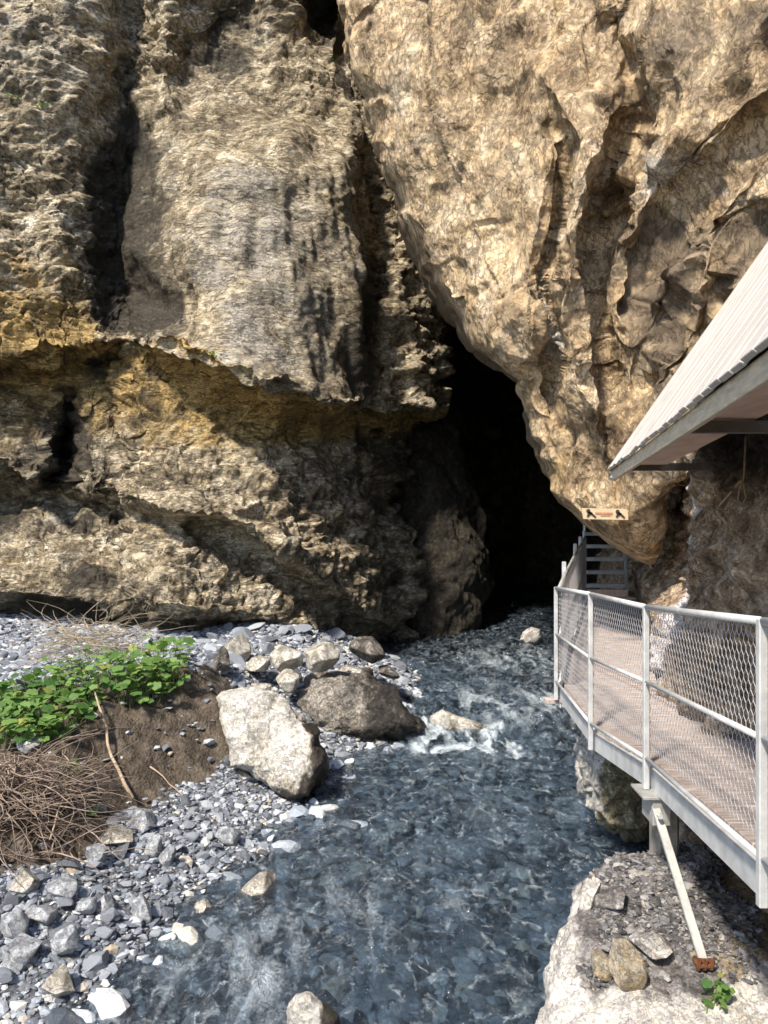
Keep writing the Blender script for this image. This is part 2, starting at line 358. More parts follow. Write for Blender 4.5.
    d = fbm(Q * .45, 3, 40) * .6 + calm * (f1 * .46 + f2 * .28 + f3 * .12) + bed * (brick(Qr, .34, .7, 61) * .22 + brick(Qr, .15, .32, 66) * .11)
    d += fbm(Q * 2.3, 4, 60) * .08 * (.35 + .65 * calm) + fbm(Q * 9, 4, 70) * .045 * (calm + .12) + (1 - calm) * (fbm(Q * np.array([1.4, 1.4, .35]), 3, 85) * .35 + f2 * .04 + f3 * .03)
    d -= .12 * calm * np.exp(-(e2 / .025) ** 2) * (fbm(Q * .9, 2, 15) > 0)
    Q2 = Q + N * d[:, None]
    nz = fbm(Q * .8, 5, 801) * 1.1
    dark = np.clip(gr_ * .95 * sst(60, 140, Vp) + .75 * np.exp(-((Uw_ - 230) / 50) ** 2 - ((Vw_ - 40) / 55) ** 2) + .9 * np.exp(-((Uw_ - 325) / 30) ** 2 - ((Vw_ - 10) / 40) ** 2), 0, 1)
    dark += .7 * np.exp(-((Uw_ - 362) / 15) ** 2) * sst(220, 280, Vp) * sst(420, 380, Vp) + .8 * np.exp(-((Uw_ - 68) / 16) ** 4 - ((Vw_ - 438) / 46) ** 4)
    dark += .2 * np.exp(-((Uw_ - 175) / 50) ** 2 - ((Vw_ - 410) / 30) ** 2) + .14 * lowr * sst(130, 330, Up) * sst(640, 560, Vp) + .5 * sst(5, 30, ft) + .20 * lowr  # dark tone covers groove, alcoves, gully, hole, below the ledge and foot
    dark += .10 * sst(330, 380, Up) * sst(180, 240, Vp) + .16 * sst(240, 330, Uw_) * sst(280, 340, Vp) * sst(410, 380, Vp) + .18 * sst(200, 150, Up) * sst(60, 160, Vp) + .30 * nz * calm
    gold = .45 * np.exp(-((Vp - 350 - .1 * Up) / 70) ** 2) * sst(330, 160, Up)  + .75 * np.exp(-((x1 - .5) / .6) ** 2) * sst(120, 190, Up) + .3 * sst(180, 260, Vp) * sst(150, 60, Up) + .36 * sst(520, 420, Vp) * lowr * sst(60, 160, Up)
    pale = .48 * smooth_ * sst(60, 200, Vp) * sst(130, 230, Uw_ + .0 * Vp) * sst(390, 320, Uw_) + .38 * sst(220, 40, Vp) * sst(130, 60, Up) - nz * .3
    gold = gold * (1 - np.clip(smooth_, 0, 1) * .8)
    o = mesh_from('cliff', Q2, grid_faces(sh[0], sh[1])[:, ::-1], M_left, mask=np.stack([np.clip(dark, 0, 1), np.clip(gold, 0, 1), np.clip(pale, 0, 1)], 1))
    tag(o, kind='structure')
left_cliff()

# ------------------------------------------------------------------ inner buttress and the dark gorge behind
def buttress():
    n, m_ = 300, 200
    vs = np.linspace(150, 680, n); th = np.linspace(math.radians(-100), math.radians(100), m_)
    V, T = np.meshgrid(vs, th, indexing='ij')
    c = np.interp(V, [150, 400, 560, 680], [415, 418, 432, 432]); r = np.interp(V, [150, 350, 430, 520, 600, 650, 680], [20, 24, 38, 50, 54, 42, 36])
    Y = np.interp(V, [150, 380, 520, 640, 680], [25.5, 24.2, 22.4, 21.3, 21.2]) - 1.7 * np.cos(T); P = px(c + r * np.sin(T), V, Y)
    N = grid_normals(P).reshape(-1, 3); N *= np.where(N[:, 1:2] > 0, -1, 1); Q = P.reshape(-1, 3)
    f1, _ = facet(warp(Q, 1, .3), (.8, .8, .6), 3); f2, _ = facet(warp(Q, 1, .3), (2.4, 2.4, 2), 7)
    Q = Q + N * (f1 * .3 + f2 * .12 + fbm(Q * .6, 5, 3) * .6 + fbm(Q * 5, 4, 5) * .06)[:, None]
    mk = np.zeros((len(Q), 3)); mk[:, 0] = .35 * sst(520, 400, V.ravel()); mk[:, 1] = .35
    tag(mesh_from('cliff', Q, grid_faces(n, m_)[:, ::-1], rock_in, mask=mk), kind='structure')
rock_in = rock('rock_inner', [(.012, .011, .008), (.03, .027, .021), (.06, .053, .042), (.12, .105, .082)], (.015, .013, .01), (.06, .05, .032), (.12, .11, .1), 1., 1., .6)  # tones set very dark: gorge shade is put into the rock colour
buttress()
def sheet(P, mat, s, amp=.6, mask=None, name='cliff', cell=1.):
    sh = P.shape; N = grid_normals(P).reshape(-1, 3); Q = P.reshape(-1, 3)
    f1, _ = facet(warp(Q, 1, .4, s), np.array((.6, .6, .5)) * cell, s); f2, _ = facet(warp(Q, 1, .3, s), np.array((2.2, 2.2, 2)) * cell, s + 9)
    Q = Q + N * (amp * (f1 * .8 + f2 * .3 + fbm(Q * .5, 5, s) * 1.2 + fbm(Q * 3, 4, s) * .25))[:, None]
    o = mesh_from(name, Q, grid_faces(sh[0], sh[1]), mat, mask=np.zeros((len(Q), 3)) if mask is None else mask); tag(o, kind='structure'); return o
def cave():
    # left inner wall, back wall and right inner wall as one curved curtain, then the roof
    path = np.array([(-3.0, 19.5), (-.5, 22), (1.3, 25), (2.2, 29), (3.4, 33), (5.6, 35), (8, 33), (8.2, 28), (7.3, 23), (6.6, 19), (6.2, 16)])
    s = np.linspace(0, len(path) - 1, 260); X = np.interp(s, range(len(path)), path[:, 0]); Y = np.interp(s, range(len(path)), path[:, 1])
    z = np.linspace(-4.3, 13, 160); Z, XX = np.meshgrid(z, X, indexing='ij'); YY = np.meshgrid(z, Y, indexing='ij')[1]
    narrow = sst(-1, 9, Z)
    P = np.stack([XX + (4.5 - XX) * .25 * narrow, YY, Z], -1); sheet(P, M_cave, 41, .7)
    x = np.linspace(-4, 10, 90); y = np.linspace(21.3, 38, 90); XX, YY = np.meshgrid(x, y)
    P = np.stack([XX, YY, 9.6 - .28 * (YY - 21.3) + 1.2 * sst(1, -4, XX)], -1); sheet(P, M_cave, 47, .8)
cave()

# ------------------------------------------------------------------ the great overhang
OE = interp([-300, -120, 0, 30, 90, 130, 190, 250, 310, 335, 350, 380, 410, 460, 490, 525, 545, 560, 566], [300, 325, 339, 343, 366, 379, 396, 416, 441, 462, 480, 521, 529, 536, 548, 585, 612, 636, 650])
OR_ = interp([-300, 425, 445, 465, 485, 500, 530, 550, 562, 566], [1250, 1150, 800, 730, 690, 678, 672, 664, 656, 650])
OD = RBF([(300, -300), (340, 0), (395, 190), (441, 310), (530, 410), (550, 490), (640, 560), (450, 120), (540, 280), (640, 180), (768, 200), (768, 0), (600, 0), (650, 400), (768, 420), (670, 500), (950, 200), (1150, 0), (1150, -300), (768, -300), (1000, 430)],
         [13, 12, 11.7, 11.4, 10.6, 10.2, 9.6, 10.6, 9.7, 8.6, 7.3, 7.6, 9.3, 8.8, 7.6, 9.0, 6.6, 6.2, 7, 9, 6.6])
def overhang():
    vs = np.concatenate([np.linspace(-300, -30, 110)[:-1], np.linspace(-30, 565.5, 560)]); nf, nb = 620, 90
    t = np.concatenate([np.linspace(0, .62, nf - 90)[:-1], np.linspace(.62, 1, 91)])
    V, T = np.meshgrid(vs, t, indexing='ij'); E = OE(V) + 9 * (np.interp(V, np.arange(-300, 600, 23), np.random.RandomState(8).uniform(-.5, .5, 40)[:len(np.arange(-300, 600, 23))]) + .6 * np.interp(V, np.arange(-300, 600, 9), np.random.RandomState(9).uniform(-.5, .5, len(np.arange(-300, 600, 9))))) * (V < 548); R = OR_(V); U = E + T ** 1.0 * (R - E)
    D = OD(U, V)
    # rounded rims
    dl = (U - E); k = np.clip(1 - dl / 34, 0, 1); D = D + .7 * (1 - np.sqrt(np.clip(1 - k ** 2.2, 0, 1)))
    db = 566 - V; kb = np.clip(1 - db / 60, 0, 1) * (U < 760); D = D + .6 * (1 - np.sqrt(np.clip(1 - kb ** 2, 0, 1)))
    dr = np.clip(R - U, 0, None); kr = np.clip(1 - dr / 40, 0, 1) * (V > 440); D = D + .5 * kr ** 2
    Q0 = px(U, V, D).reshape(-1, 3); wu = fbm(Q0 * .8, 5, 91).reshape(U.shape) * 34
    Uw = U + wu
    cA = np.interp(V, [-300, 0, 150, 210, 280, 340, 400, 470], [470, 520, 556, 549, 541, 546, 536, 560]); cB = np.interp(V, [-300, 0, 100, 200, 300, 380, 480], [600, 612, 622, 612, 598, 590, 600])
    pil = sst(-6, 6, Uw - cA) * sst(6, -6, Uw - cB) * sst(60, 140, V) * sst(470, 400, V)
    D = D - .5 * pil + .45 * np.exp(-((Uw - cA) / 6) ** 2) * sst(70, 150, V) * sst(450, 380, V) + .5 * np.exp(-((Uw - cB) / 8) ** 2) * sst(420, 350, V)
    right = sst(-4, 10, Uw - cB) * sst(520, 330, V)
    # slanting broken ribs on the right part
    for (pts, a) in [([(660, 60), (640, 150), (607, 262)], .34), ([(768, 90), (700, 190), (655, 250), (640, 330)], .36), ([(700, 260), (668, 330), (652, 400)], .22), ([(612, 0), (615, 60), (606, 150)], .2), ([(768, 200), (735, 290), (700, 360)], .2)]:
        p = np.array(pts, float); c = np.interp(V, p[:, 1], p[:, 0]); inside = sst(p[0, 1] - 20, p[0, 1] + 50, V) * sst(p[-1, 1] + 20, p[-1, 1] - 45, V)
        x = Uw - c; D = D + a * inside * np.where(x < 0, np.exp(-(x / 30) ** 2), np.exp(-(x / 9) ** 2)) - .12 * inside * np.exp(-((x - 8) / 5) ** 2)
    front = px(U, V, D)
    # back of the block
    kk = np.linspace(0, 1, nb + 2)[1:-1]; path_k = np.array([0, .15, .5, .85, 1.])
    E1, R1, D0, D1 = E[:, 0], R[:, -1], D[:, 0], D[:, -1]
    X0, X1 = (E1 - 384) / 750 * D0, (R1 - 384) / 750 * D1; Z0, Z1 = -(vs - 512) / 750 * D0, -(vs - 512) / 750 * D1
    th = np.clip((566 - vs) / 260, 0, 1) ** .7
    back = np.empty((len(vs), nb, 3))
    for j, q in enumerate(kk[::-1] * 0 + np.linspace(1, 0, nb + 2)[1:-1]):       # from right rim to left rim
        yb0 = D0 + 9.5 * th; yb1 = np.maximum(D1 + 9.5 * th, D1)
        if q > .8: f = (1 - q) / .2; y = D1 + (yb1 - D1) * f; x = X1 + 0 * y; zz = Z1
        elif q < .25: f = q / .25; y = D0 + (yb0 - D0) * f; x = X0 * y / D0 + .35 * f * th; zz = Z0 * (1 + (y / D0 - 1) * .9)
        else:
            f = (q - .25) / .55; y = yb0 + (yb1 - yb0) * f; xl = X0 * yb0 / D0 + .35 * th; zl = Z0 * (1 + (yb0 / D0 - 1) * .9); x = xl + (X1 - xl) * f; zz = zl + (Z1 - zl) * f
        back[:, j] = np.stack([x, y, zz], 1)
    cAf, cBf = Uw - cA, Uw - cB
    X = np.stack([U, V, cAf, right, U - E], -1); front, X = respace(front, X, 1, .5)
    Xb = np.repeat(X[:, -1:], nb, 1); Xb[..., 1] = V[:, :1]; Xb[..., 2] = 999; Xb[..., 4] = 999
    P = np.concatenate([front, back], 1); X = np.concatenate([X, Xb], 1); tp = ((1 - .5 * sst(450, 530, vs)) * np.clip((566 - vs) / 30, .1, 1))
    X = np.concatenate([X, np.repeat(tp[:, None, None], P.shape[1], 1)], 2)
    P, X = respace(P, X, 0, .35, 760); sh = P.shape
    N = grid_normals(P, True, 6).reshape(-1, 3); Q = P.reshape(-1, 3)
    s = -1 if N.reshape(sh)[220, nf // 2, 1] > 0 else 1; N *= s
    Up, Vp, cAf, rg, dE_, tp = X.reshape(-1, X.shape[-1]).T
    tl = math.radians(25); Rt = np.array([[math.cos(tl), 0, math.sin(tl)], [0, 1, 0], [-math.sin(tl), 0, math.cos(tl)]])
    Qr = warp(Q, .7, .13, 13) @ Rt.T
    f1, e1 = facet(Qr, (.75, .6, .38), 111); f2, e2 = facet(Qr, (1.9, 1.7, .95), 121); f3, e3 = facet(warp(Qr, 3, .08, 4), (5.5, 5, 3.6), 131)
    d = fbm(Q * .45, 3, 140) * .45 + f1 * (.42 + .10 * rg) + f2 * (.13 + .12 * rg) + f3 * (.04 + .05 * rg) + fbm(Q * 2.2, 5, 150) * .06 + fbm(Q * 10, 4, 160) * .022
    tb = math.radians(68); Rb = np.array([[math.cos(tb), 0, math.sin(tb)], [0, 1, 0], [-math.sin(tb), 0, math.cos(tb)]]); Qb = warp(Q, .6, .25, 19) @ Rb.T
    d += brick(Qb, 1.05, 2.3, 501) * (.34 + .08 * rg) + brick(Qb + 3.3, .42, 1.0, 511) * (.12 + .06 * rg)
    crm = fbm(Q * .8, 3, 170)
    d -= .08 * np.exp(-(e1 / .008) ** 2) * sst(.1, 0, crm)
    d *= 1 - .45 * np.exp(-(dE_ / 18) ** 2); d *= np.where(dE_ > 900, .5, 1)
    Q2 = Q + N * (d * tp)[:, None]
    nz = fbm(Q * .7, 5, 803) * 1.2
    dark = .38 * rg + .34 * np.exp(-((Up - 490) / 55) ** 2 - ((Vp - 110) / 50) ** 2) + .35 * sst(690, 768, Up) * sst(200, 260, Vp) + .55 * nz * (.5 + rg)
    gold = .26 * sst(420, 480, Vp) + .30 * np.exp(-((Up - 470) / 60) ** 2 - ((Vp - 250) / 90) ** 2) + .35 * np.exp(-((Up - 550) / 14) ** 2) - nz * .2
    pale = .55 * np.exp(-((cAf + 6) / 7) ** 2) * sst(160, 220, Vp) * sst(400, 350, Vp) + .34 * np.exp(-((Up - 650) / 70) ** 2 - ((Vp - 170) / 60) ** 2) + .30 * np.exp(-(dE_ / 14) ** 2) - nz * .4
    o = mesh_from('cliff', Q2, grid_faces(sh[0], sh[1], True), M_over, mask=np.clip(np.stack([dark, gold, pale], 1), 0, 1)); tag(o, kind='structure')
overhang()

# ------------------------------------------------------------------ wall beside the walkway
WX = interp([-1, 0.5, 3, 5, 7.7, 9, 10, 12.5, 16, 18, 22], [2.3, 2.35, 2.52, 2.66, 2.78, 3.22, 3.62, 4.45, 5.55, 5.9, 6.3])
def side_wall():
    ys = np.concatenate([np.linspace(-1, 3, 110)[:-1], np.linspace(3, 9.5, 560)[:-1], np.linspace(9.5, 22, 260)]); zs = np.linspace(-4.3, 3.3, 420)
    Z, Y = np.meshgrid(zs, ys, indexing='ij')
    X = WX(Y) + .18 * sst(-.6, 1.5, Z) * (Y < 8)
    X = X - .42 * sst(-1.95, -2.7, Z) * sst(6.8, 5.2, Y) + 1.4 * sst(1.2, 3.2, Z) * sst(3, 8, Y)
    X = X + .55 * sst(6.9, 7.7, Y) * sst(-1.3, -.6, Z)
    X = X + .25 * np.exp(-((Y - 8.0) / .35) ** 2) * sst(-2.4, -1.2, Z)
    P = np.stack([X, Y, Z], -1); Q = P.reshape(-1, 3)
    tl = math.radians(-35); Rt = np.array([[1, 0, 0], [0, math.cos(tl), math.sin(tl)], [0, -math.sin(tl), math.cos(tl)]])
    Qr = warp(Q, 1.6, .12, 3) @ Rt.T
    f1, _ = facet(Qr, (1.4, 1.2, 2.4), 211); f2, e2 = facet(Qr, (4, 3.2, 6), 221); f3, _ = facet(Qr, (11, 9, 15), 231)
    d = f1 * .45 + f2 * .28 + f3 * .10 + fbm(Q * 1.1, 4, 240) * .15 + fbm(Q * 8, 4, 250) * .025
    Qn = Q.copy(); Qn[:, 0] += d - .0
    keep = np.minimum(Qn[:, 0], 9)
    lim = WX(Q[:, 1]) - .14 - 1.6 * sst(-1.3, -.4, Q[:, 2]) - 1.2 * sst(-1.95, -2.2, Q[:, 2]) + fbm(Q * 4, 3, 9) * .1; Qn[:, 0] = np.maximum(Qn[:, 0], lim)
    z, y = Q[:, 2], Q[:, 1]; wb = fbm(Q * 2.5, 4, 77) * .5
    streak = np.exp(-((y + wb - np.interp(z, [-1.9, -1.2, -.2, .4], [8.5, 7.9, 7.45, 7.2])) / np.interp(z, [-1.9, -1, 0, .5], [.6, .6, .42, .2])) ** 2) * sst(.6, .1, z) * sst(-2.1, -1.8, z)
    pale = streak * 1.3 + .35 * sst(-1.1, -1.5, z) * sst(4.4, 3.6, y) * (z > -2) + .12 * sst(9, 12, y) * sst(-.3, -.9, z)
    gold = .5 * sst(-1.9, -2.3, z) * sst(6.8, 5.5, y) + .4 * sst(7.6, 8, y) * sst(9.5, 8.6, y)
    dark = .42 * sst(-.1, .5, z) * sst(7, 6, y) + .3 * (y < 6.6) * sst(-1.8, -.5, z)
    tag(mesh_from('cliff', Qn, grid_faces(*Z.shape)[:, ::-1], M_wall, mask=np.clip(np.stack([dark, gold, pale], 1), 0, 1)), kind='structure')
side_wall()

# ------------------------------------------------------------------ ground: bank and river bed
shore = [(60, 1000), (130, 950), (200, 890), (262, 832), (305, 790), (345, 752), (420, 722), (405, 668), (385, 648), (10, 1024)]
GC = [(u, v, -3.5) for u, v in shore]
GC += [(450, 1000, -3.9), (350, 900, -3.86), (500, 800, -3.95), (520, 720, -3.95), (480, 660, -3.9), (300, 1010, -3.78), (560, 900, -3.95), (200, 990, -3.68), (300, 860, -3.60), (360, 800, -3.58), (400, 765, -3.62), (340, 840, -3.61), (460, 740, -3.85),
       (20, 960, -3.33), (90, 900, -3.3), (160, 850, -3.3), (225, 800, -3.3), (270, 770, -3.28), (-60, 900, -2.95), (0, 870, -3.05), (50, 850, -3.05), (110, 800, -3.1), (180, 775, -3.12), (225, 745, -3.0),
       (215, 700, -2.55), (200, 672, -2.28), (150, 700, -2.42), (100, 705, -2.38), (50, 725, -2.45), (0, 745, -2.48), (-80, 745, -2.5), (160, 750, -2.88), (110, 745, -2.72), (60, 775, -2.75), (0, 800, -2.75),
       (0, 640, -2.35), (100, 650, -2.3), (200, 642, -2.35), (355, 655, -2.9), (330, 690, -3.0), (280, 700, -2.95), (250, 720, -3.0), (240, 665, -2.4), (-100, 640, -2.2), (300, 630, -2.3), (350, 638, -2.65), (235, 627, -2.2), (270, 645, -2.35)]
gp = []; gz = []
for u, v, z in GC:
    Y = -z * 750 / (v - 512); gp.append(((u - 384) / 750 * Y, Y)); gz.append(z)
for x, y, z in [(-12, 5, -2.4), (-12, 16, -1.9), (-7, 1, -3.0), (-3, 0, -3.4), (2, 1, -3.9), (4, 1, -3.9), (5, 10, -3.9), (6, 20, -3.9), (3, 30, -3.9), (0, 26, -3.9), (-10, 26, -2), (-1, 3, -3.75), (8, 35, -3.9), (-4, 21, -2.3), (0, 21, -3.7), (10, 5, -3.9)]:
    gp.append((x, y)); gz.append(z)
GZ = RBF(gp, gz)
def ground_z(X, Y):
    g = np.maximum(GZ(X, Y), -4.0); Q = np.stack([X.ravel(), Y.ravel(), 0 * X.ravel()], 1)
    return g + (fbm(Q * 1.3, 4, 3) * .10 + fbm(Q * 6, 3, 6) * .035).reshape(X.shape)
_gx = np.arange(-14, 10.01, .04); _gy = np.arange(-1, 38.01, .05); _GG = None
def gzs(x, y):
    global _GG
    if _GG is None: _GG = ground_z(*np.meshgrid(_gx, _gy))
    i = min(max((x + 14) / .04, 0), len(_gx) - 2); j = min(max((y + 1) / .05, 0), len(_gy) - 2); a, b = int(i), int(j); f, h = i - a, j - b
    return float((_GG[b, a] * (1 - f) + _GG[b, a + 1] * f) * (1 - h) + (_GG[b + 1, a] * (1 - f) + _GG[b + 1, a + 1] * f) * h)
def soil_mask(X, Y):
    # the earth bank under the plants
    Q = np.stack([X.ravel(), Y.ravel(), 0 * X.ravel()], 1); wv = fbm(Q * 1.6, 4, 55).reshape(X.shape)
    g = GZ(X, Y); u = 384 + 750 * X / Y; v = 512 - 750 * g / Y
    top = np.interp(u, [-300, 0, 100, 200, 235], [690, 690, 668, 655, 680]); bot = np.interp(u, [-300, 0, 50, 90, 130, 180, 240], [960, 885, 868, 855, 808, 783, 750])
    return np.clip(sst(-6, 12, v - top + wv * 30) * sst(12, -6, v - bot + wv * 40) * sst(250, 228, u + wv * 16) * sst(4.5, 6, Y) * sst(12, 11, Y), 0, 1)
g = NT('ground'); at_ = g.n('Attribute', attribute_name='mask'); sep = g.n('SeparateColor'); g.l(at_.outputs['Color'], sep.inputs[0])
vo = g.n('TexVoronoi'); vo.inputs['Scale'].default_value = 26; g.l(g.co, vo.inputs['Vector']); sv = g.n('SeparateColor'); g.l(vo.outputs['Color'], sv.inputs[0])
grav = g.ramp(sv.outputs[0], [(0, (.05, .055, .065)), (.4, (.11, .12, .14)), (.75, (.18, .2, .23)), (1, (.34, .36, .4))])
soil = g.ramp(g.noise(6, 9, .7), [(.3, (.035, .028, .021)), (.5, (.085, .068, .052)), (.7, (.17, .145, .115))])
c = g.mix(sep.outputs[0], grav, soil); c = g.mix(g.math('MULTIPLY', sep.outputs[1], .55), c, (.03, .033, .036))
b = g.bump(g.math('SUBTRACT', 1., vo.outputs['Distance']), .02); b = g.bump(g.noise(18, 8, .7), .03, 1., b)
g.bsdf(c, .8, b); M_ground = g.m
def ground():
    xs = np.concatenate([np.linspace(-14, -5, 90)[:-1], np.linspace(-5, 3, 330)[:-1], np.linspace(3, 10, 60)]); ys = np.concatenate([np.linspace(-1, 4, 60)[:-1], np.linspace(4, 20, 480)[:-1], np.linspace(20, 38, 100)])
    Y, X = np.meshgrid(ys, xs, indexing='ij'); Z = ground_z(X, Y); sm = soil_mask(X, Y)
    Q = np.stack([X, Y, Z], -1).reshape(-1, 3); Q[:, 2] += sm.ravel() * (fbm(Q * 4, 5, 9) * .14)
    mk = np.stack([sm.ravel(), sst(-3.42, -3.52, Q[:, 2]), 0 * sm.ravel()], 1)
    tag(mesh_from('ground', Q, grid_faces(*X.shape), M_ground, mask=mk), kind='structure')
ground()

# ------------------------------------------------------------------ river
def drop(Y, X): return .16 * sst(11.9, 12.7, Y + .25 * np.sin(X * 3)) + .10 * sst(15, 22, Y)
def water():
    ys = [3.4]
    while ys[-1] < 34: ys.append(ys[-1] + max(.012, ys[-1] * .0022))
    ys = np.array(ys); xs = np.linspace(-4.2, 7.5, 700); Y, X = np.meshgrid(ys, xs, indexing='ij')
    Q = np.stack([X, Y, 0 * X], -1).reshape(-1, 3)
    Qf = warp(Q * np.array([1.6, 1, 1]), .9, .7, 3)
    rough = .35 + .9 * np.exp(-((Q[:, 1] - 12.2) / 1.3) ** 2) * sst(-.3, .6, Q[:, 0]) + .6 * sst(12.5, 14, Q[:, 1]) + .35 * np.exp(-((Q[:, 0] + 1.2) / 1.2) ** 2 - ((Q[:, 1] - 6.2) / 1) ** 2)
    still = sst(-1.1, .4, Q[:, 0] + .12 * (Q[:, 1] - 9))
    rough *= .35 + .65 * np.clip(still + (Q[:, 1] < 7.5) * .6 + (Q[:, 1] > 12), 0, 1)
    n1 = fbm(Qf * 2.6, 4, 21); n2 = fbm(Qf * 8, 3, 31)
    z = -3.5 + drop(Q[:, 1], Q[:, 0]) + rough * (n1 * .085 - np.abs(n1) * .05 + n2 * .035)
    # standing wave below the sunken boulder
    z += .10 * np.exp(-((Q[:, 1] - 11.55) / .22) ** 2) * sst(0, .5, Q[:, 0]) * sst(2.4, 1.8, Q[:, 0]) * (1 + n1 * 2)
    fn = fbm(Qf * np.array([5, 3, 1]), 5, 41); X_, Y_ = Q[:, 0], Q[:, 1]
    fo = 1.3 * np.exp(-((Y_ - 11.5 - .25 * n1 * 6) / .42) ** 2) * sst(.2, .6, X_) * sst(2.5, 1.7, X_)
    fo += .55 * np.exp(-((Y_ - 13.2) / 1.2) ** 2) * sst(1.0, 1.6, X_) + .4 * np.exp(-((Y_ - 17) / 2) ** 2) * sst(1.2, 2, X_) + .38 * np.exp(-((X_ + .95) / .8) ** 2 - ((Y_ - 5.9) / .8) ** 2)
    fo += .42 * np.exp(-((X_ + 1.35) / .5) ** 2 - ((Y_ - 5.3) / .5) ** 2) + .22 * np.exp(-((X_ - .2) / 1.) ** 2 - ((Y_ - 7) / 1.) ** 2)
    foam = np.clip(fo * (.5 + fn * 1.5), 0, 1)
    deep = sst(-1.1, .6, X_ + .1 * (Y_ - 9)) * sst(6.5, 8.5, Y_)
    Q[:, 2] = z
    g = NT('water'); at_ = g.n('Attribute', attribute_name='mask'); sep = g.n('SeparateColor'); g.l(at_.outputs['Color'], sep.inputs[0])
    mp = g.mapping((1.5, 1, 1)); b = g.bump(g.noise(5, 5, .6, mp, 1.), .14); b = g.bump(g.noise(19, 4, .6, mp, .8), .04, 1., b)
    tr0 = g.n('BsdfTransparent'); tr0.inputs[0].default_value = (.74, .88, 1., 1)
    rf_ = g.n('BsdfRefraction'); rf_.inputs[0].default_value = (.70, .86, .98, 1); rf_.inputs['IOR'].default_value = 1.25; rf_.inputs['Roughness'].default_value = .02; b2 = g.bump(g.noise(7, 4, .55, mp, .8), .018); g.l(b2, rf_.inputs['Normal'])
    tr = g.n('MixShader'); tr.inputs[0].default_value = .24; g.l(tr0.outputs[0], tr.inputs[1]); g.l(rf_.outputs[0], tr.inputs[2])
    df = g.n('BsdfDiffuse'); g.l(g.mix(g.noise(1.2, 3), (.09, .14, .205), (.26, .36, .47)), df.inputs[0]); g.l(b, df.inputs['Normal'])
    gl = g.n('BsdfGlossy'); gl.inputs['Roughness'].default_value = .05; gl.inputs[0].default_value = (1, 1, 1, 1); g.l(b, gl.inputs['Normal'])
    fr = g.n('Fresnel'); fr.inputs['IOR'].default_value = 1.5; g.l(b, fr.inputs['Normal'])
    m1 = g.n('MixShader'); nz = g.n('TexNoise'); nz.inputs['Scale'].default_value = 2.6; nz.inputs['Detail'].default_value = 7; nz.inputs['Distortion'].default_value = 1.6; g.l(mp, nz.inputs['Vector']); g.l(g.math('MULTIPLY', g.mapr(sep.outputs[1], 0, 1, .35, 1), g.mapr(nz.outputs['Fac'], .42, .68, .0, .46)), m1.inputs[0]); g.l(tr.outputs[0], m1.inputs[1]); g.l(df.outputs[0], m1.inputs[2])
    m2 = g.n('MixShader'); g.l(fr.outputs[0], m2.inputs[0]); g.l(m1.outputs[0], m2.inputs[1]); g.l(gl.outputs[0], m2.inputs[2])
    fd = g.n('BsdfDiffuse'); fd.inputs[0].default_value = (.66, .77, .87, 1); g.l(b, fd.inputs['Normal'])
    ff = g.mapr(g.math('ADD', sep.outputs[0], g.math('MULTIPLY', g.math('SUBTRACT', g.noise(14, 6, .7, mp, 1.), .5), .9)), .12, .95)
    ff = g.math('MULTIPLY', ff, g.mapr(sep.outputs[0], .02, .2)); fl = g.n('TexNoise'); fl.inputs['Scale'].default_value = 4.5; fl.inputs['Detail'].default_value = 10; fl.inputs['Roughness'].default_value = .72; fl.inputs['Distortion'].default_value = 1.2; g.l(mp, fl.inputs['Vector']); ff = g.math('MAXIMUM', ff, g.mapr(fl.outputs['Fac'], .54, .70, 0, .6))
    m3 = g.n('MixShader'); g.l(g.math('MULTIPLY', ff, .85), m3.inputs[0]); g.l(m2.outputs[0], m3.inputs[1]); g.l(fd.outputs[0], m3.inputs[2])
    g.l(m3.outputs[0], g.out.inputs[0])
    tag(mesh_from('river', Q, grid_faces(*X.shape), g.m, mask=np.stack([foam, deep, 0 * foam], 1)), kind='structure')
water()

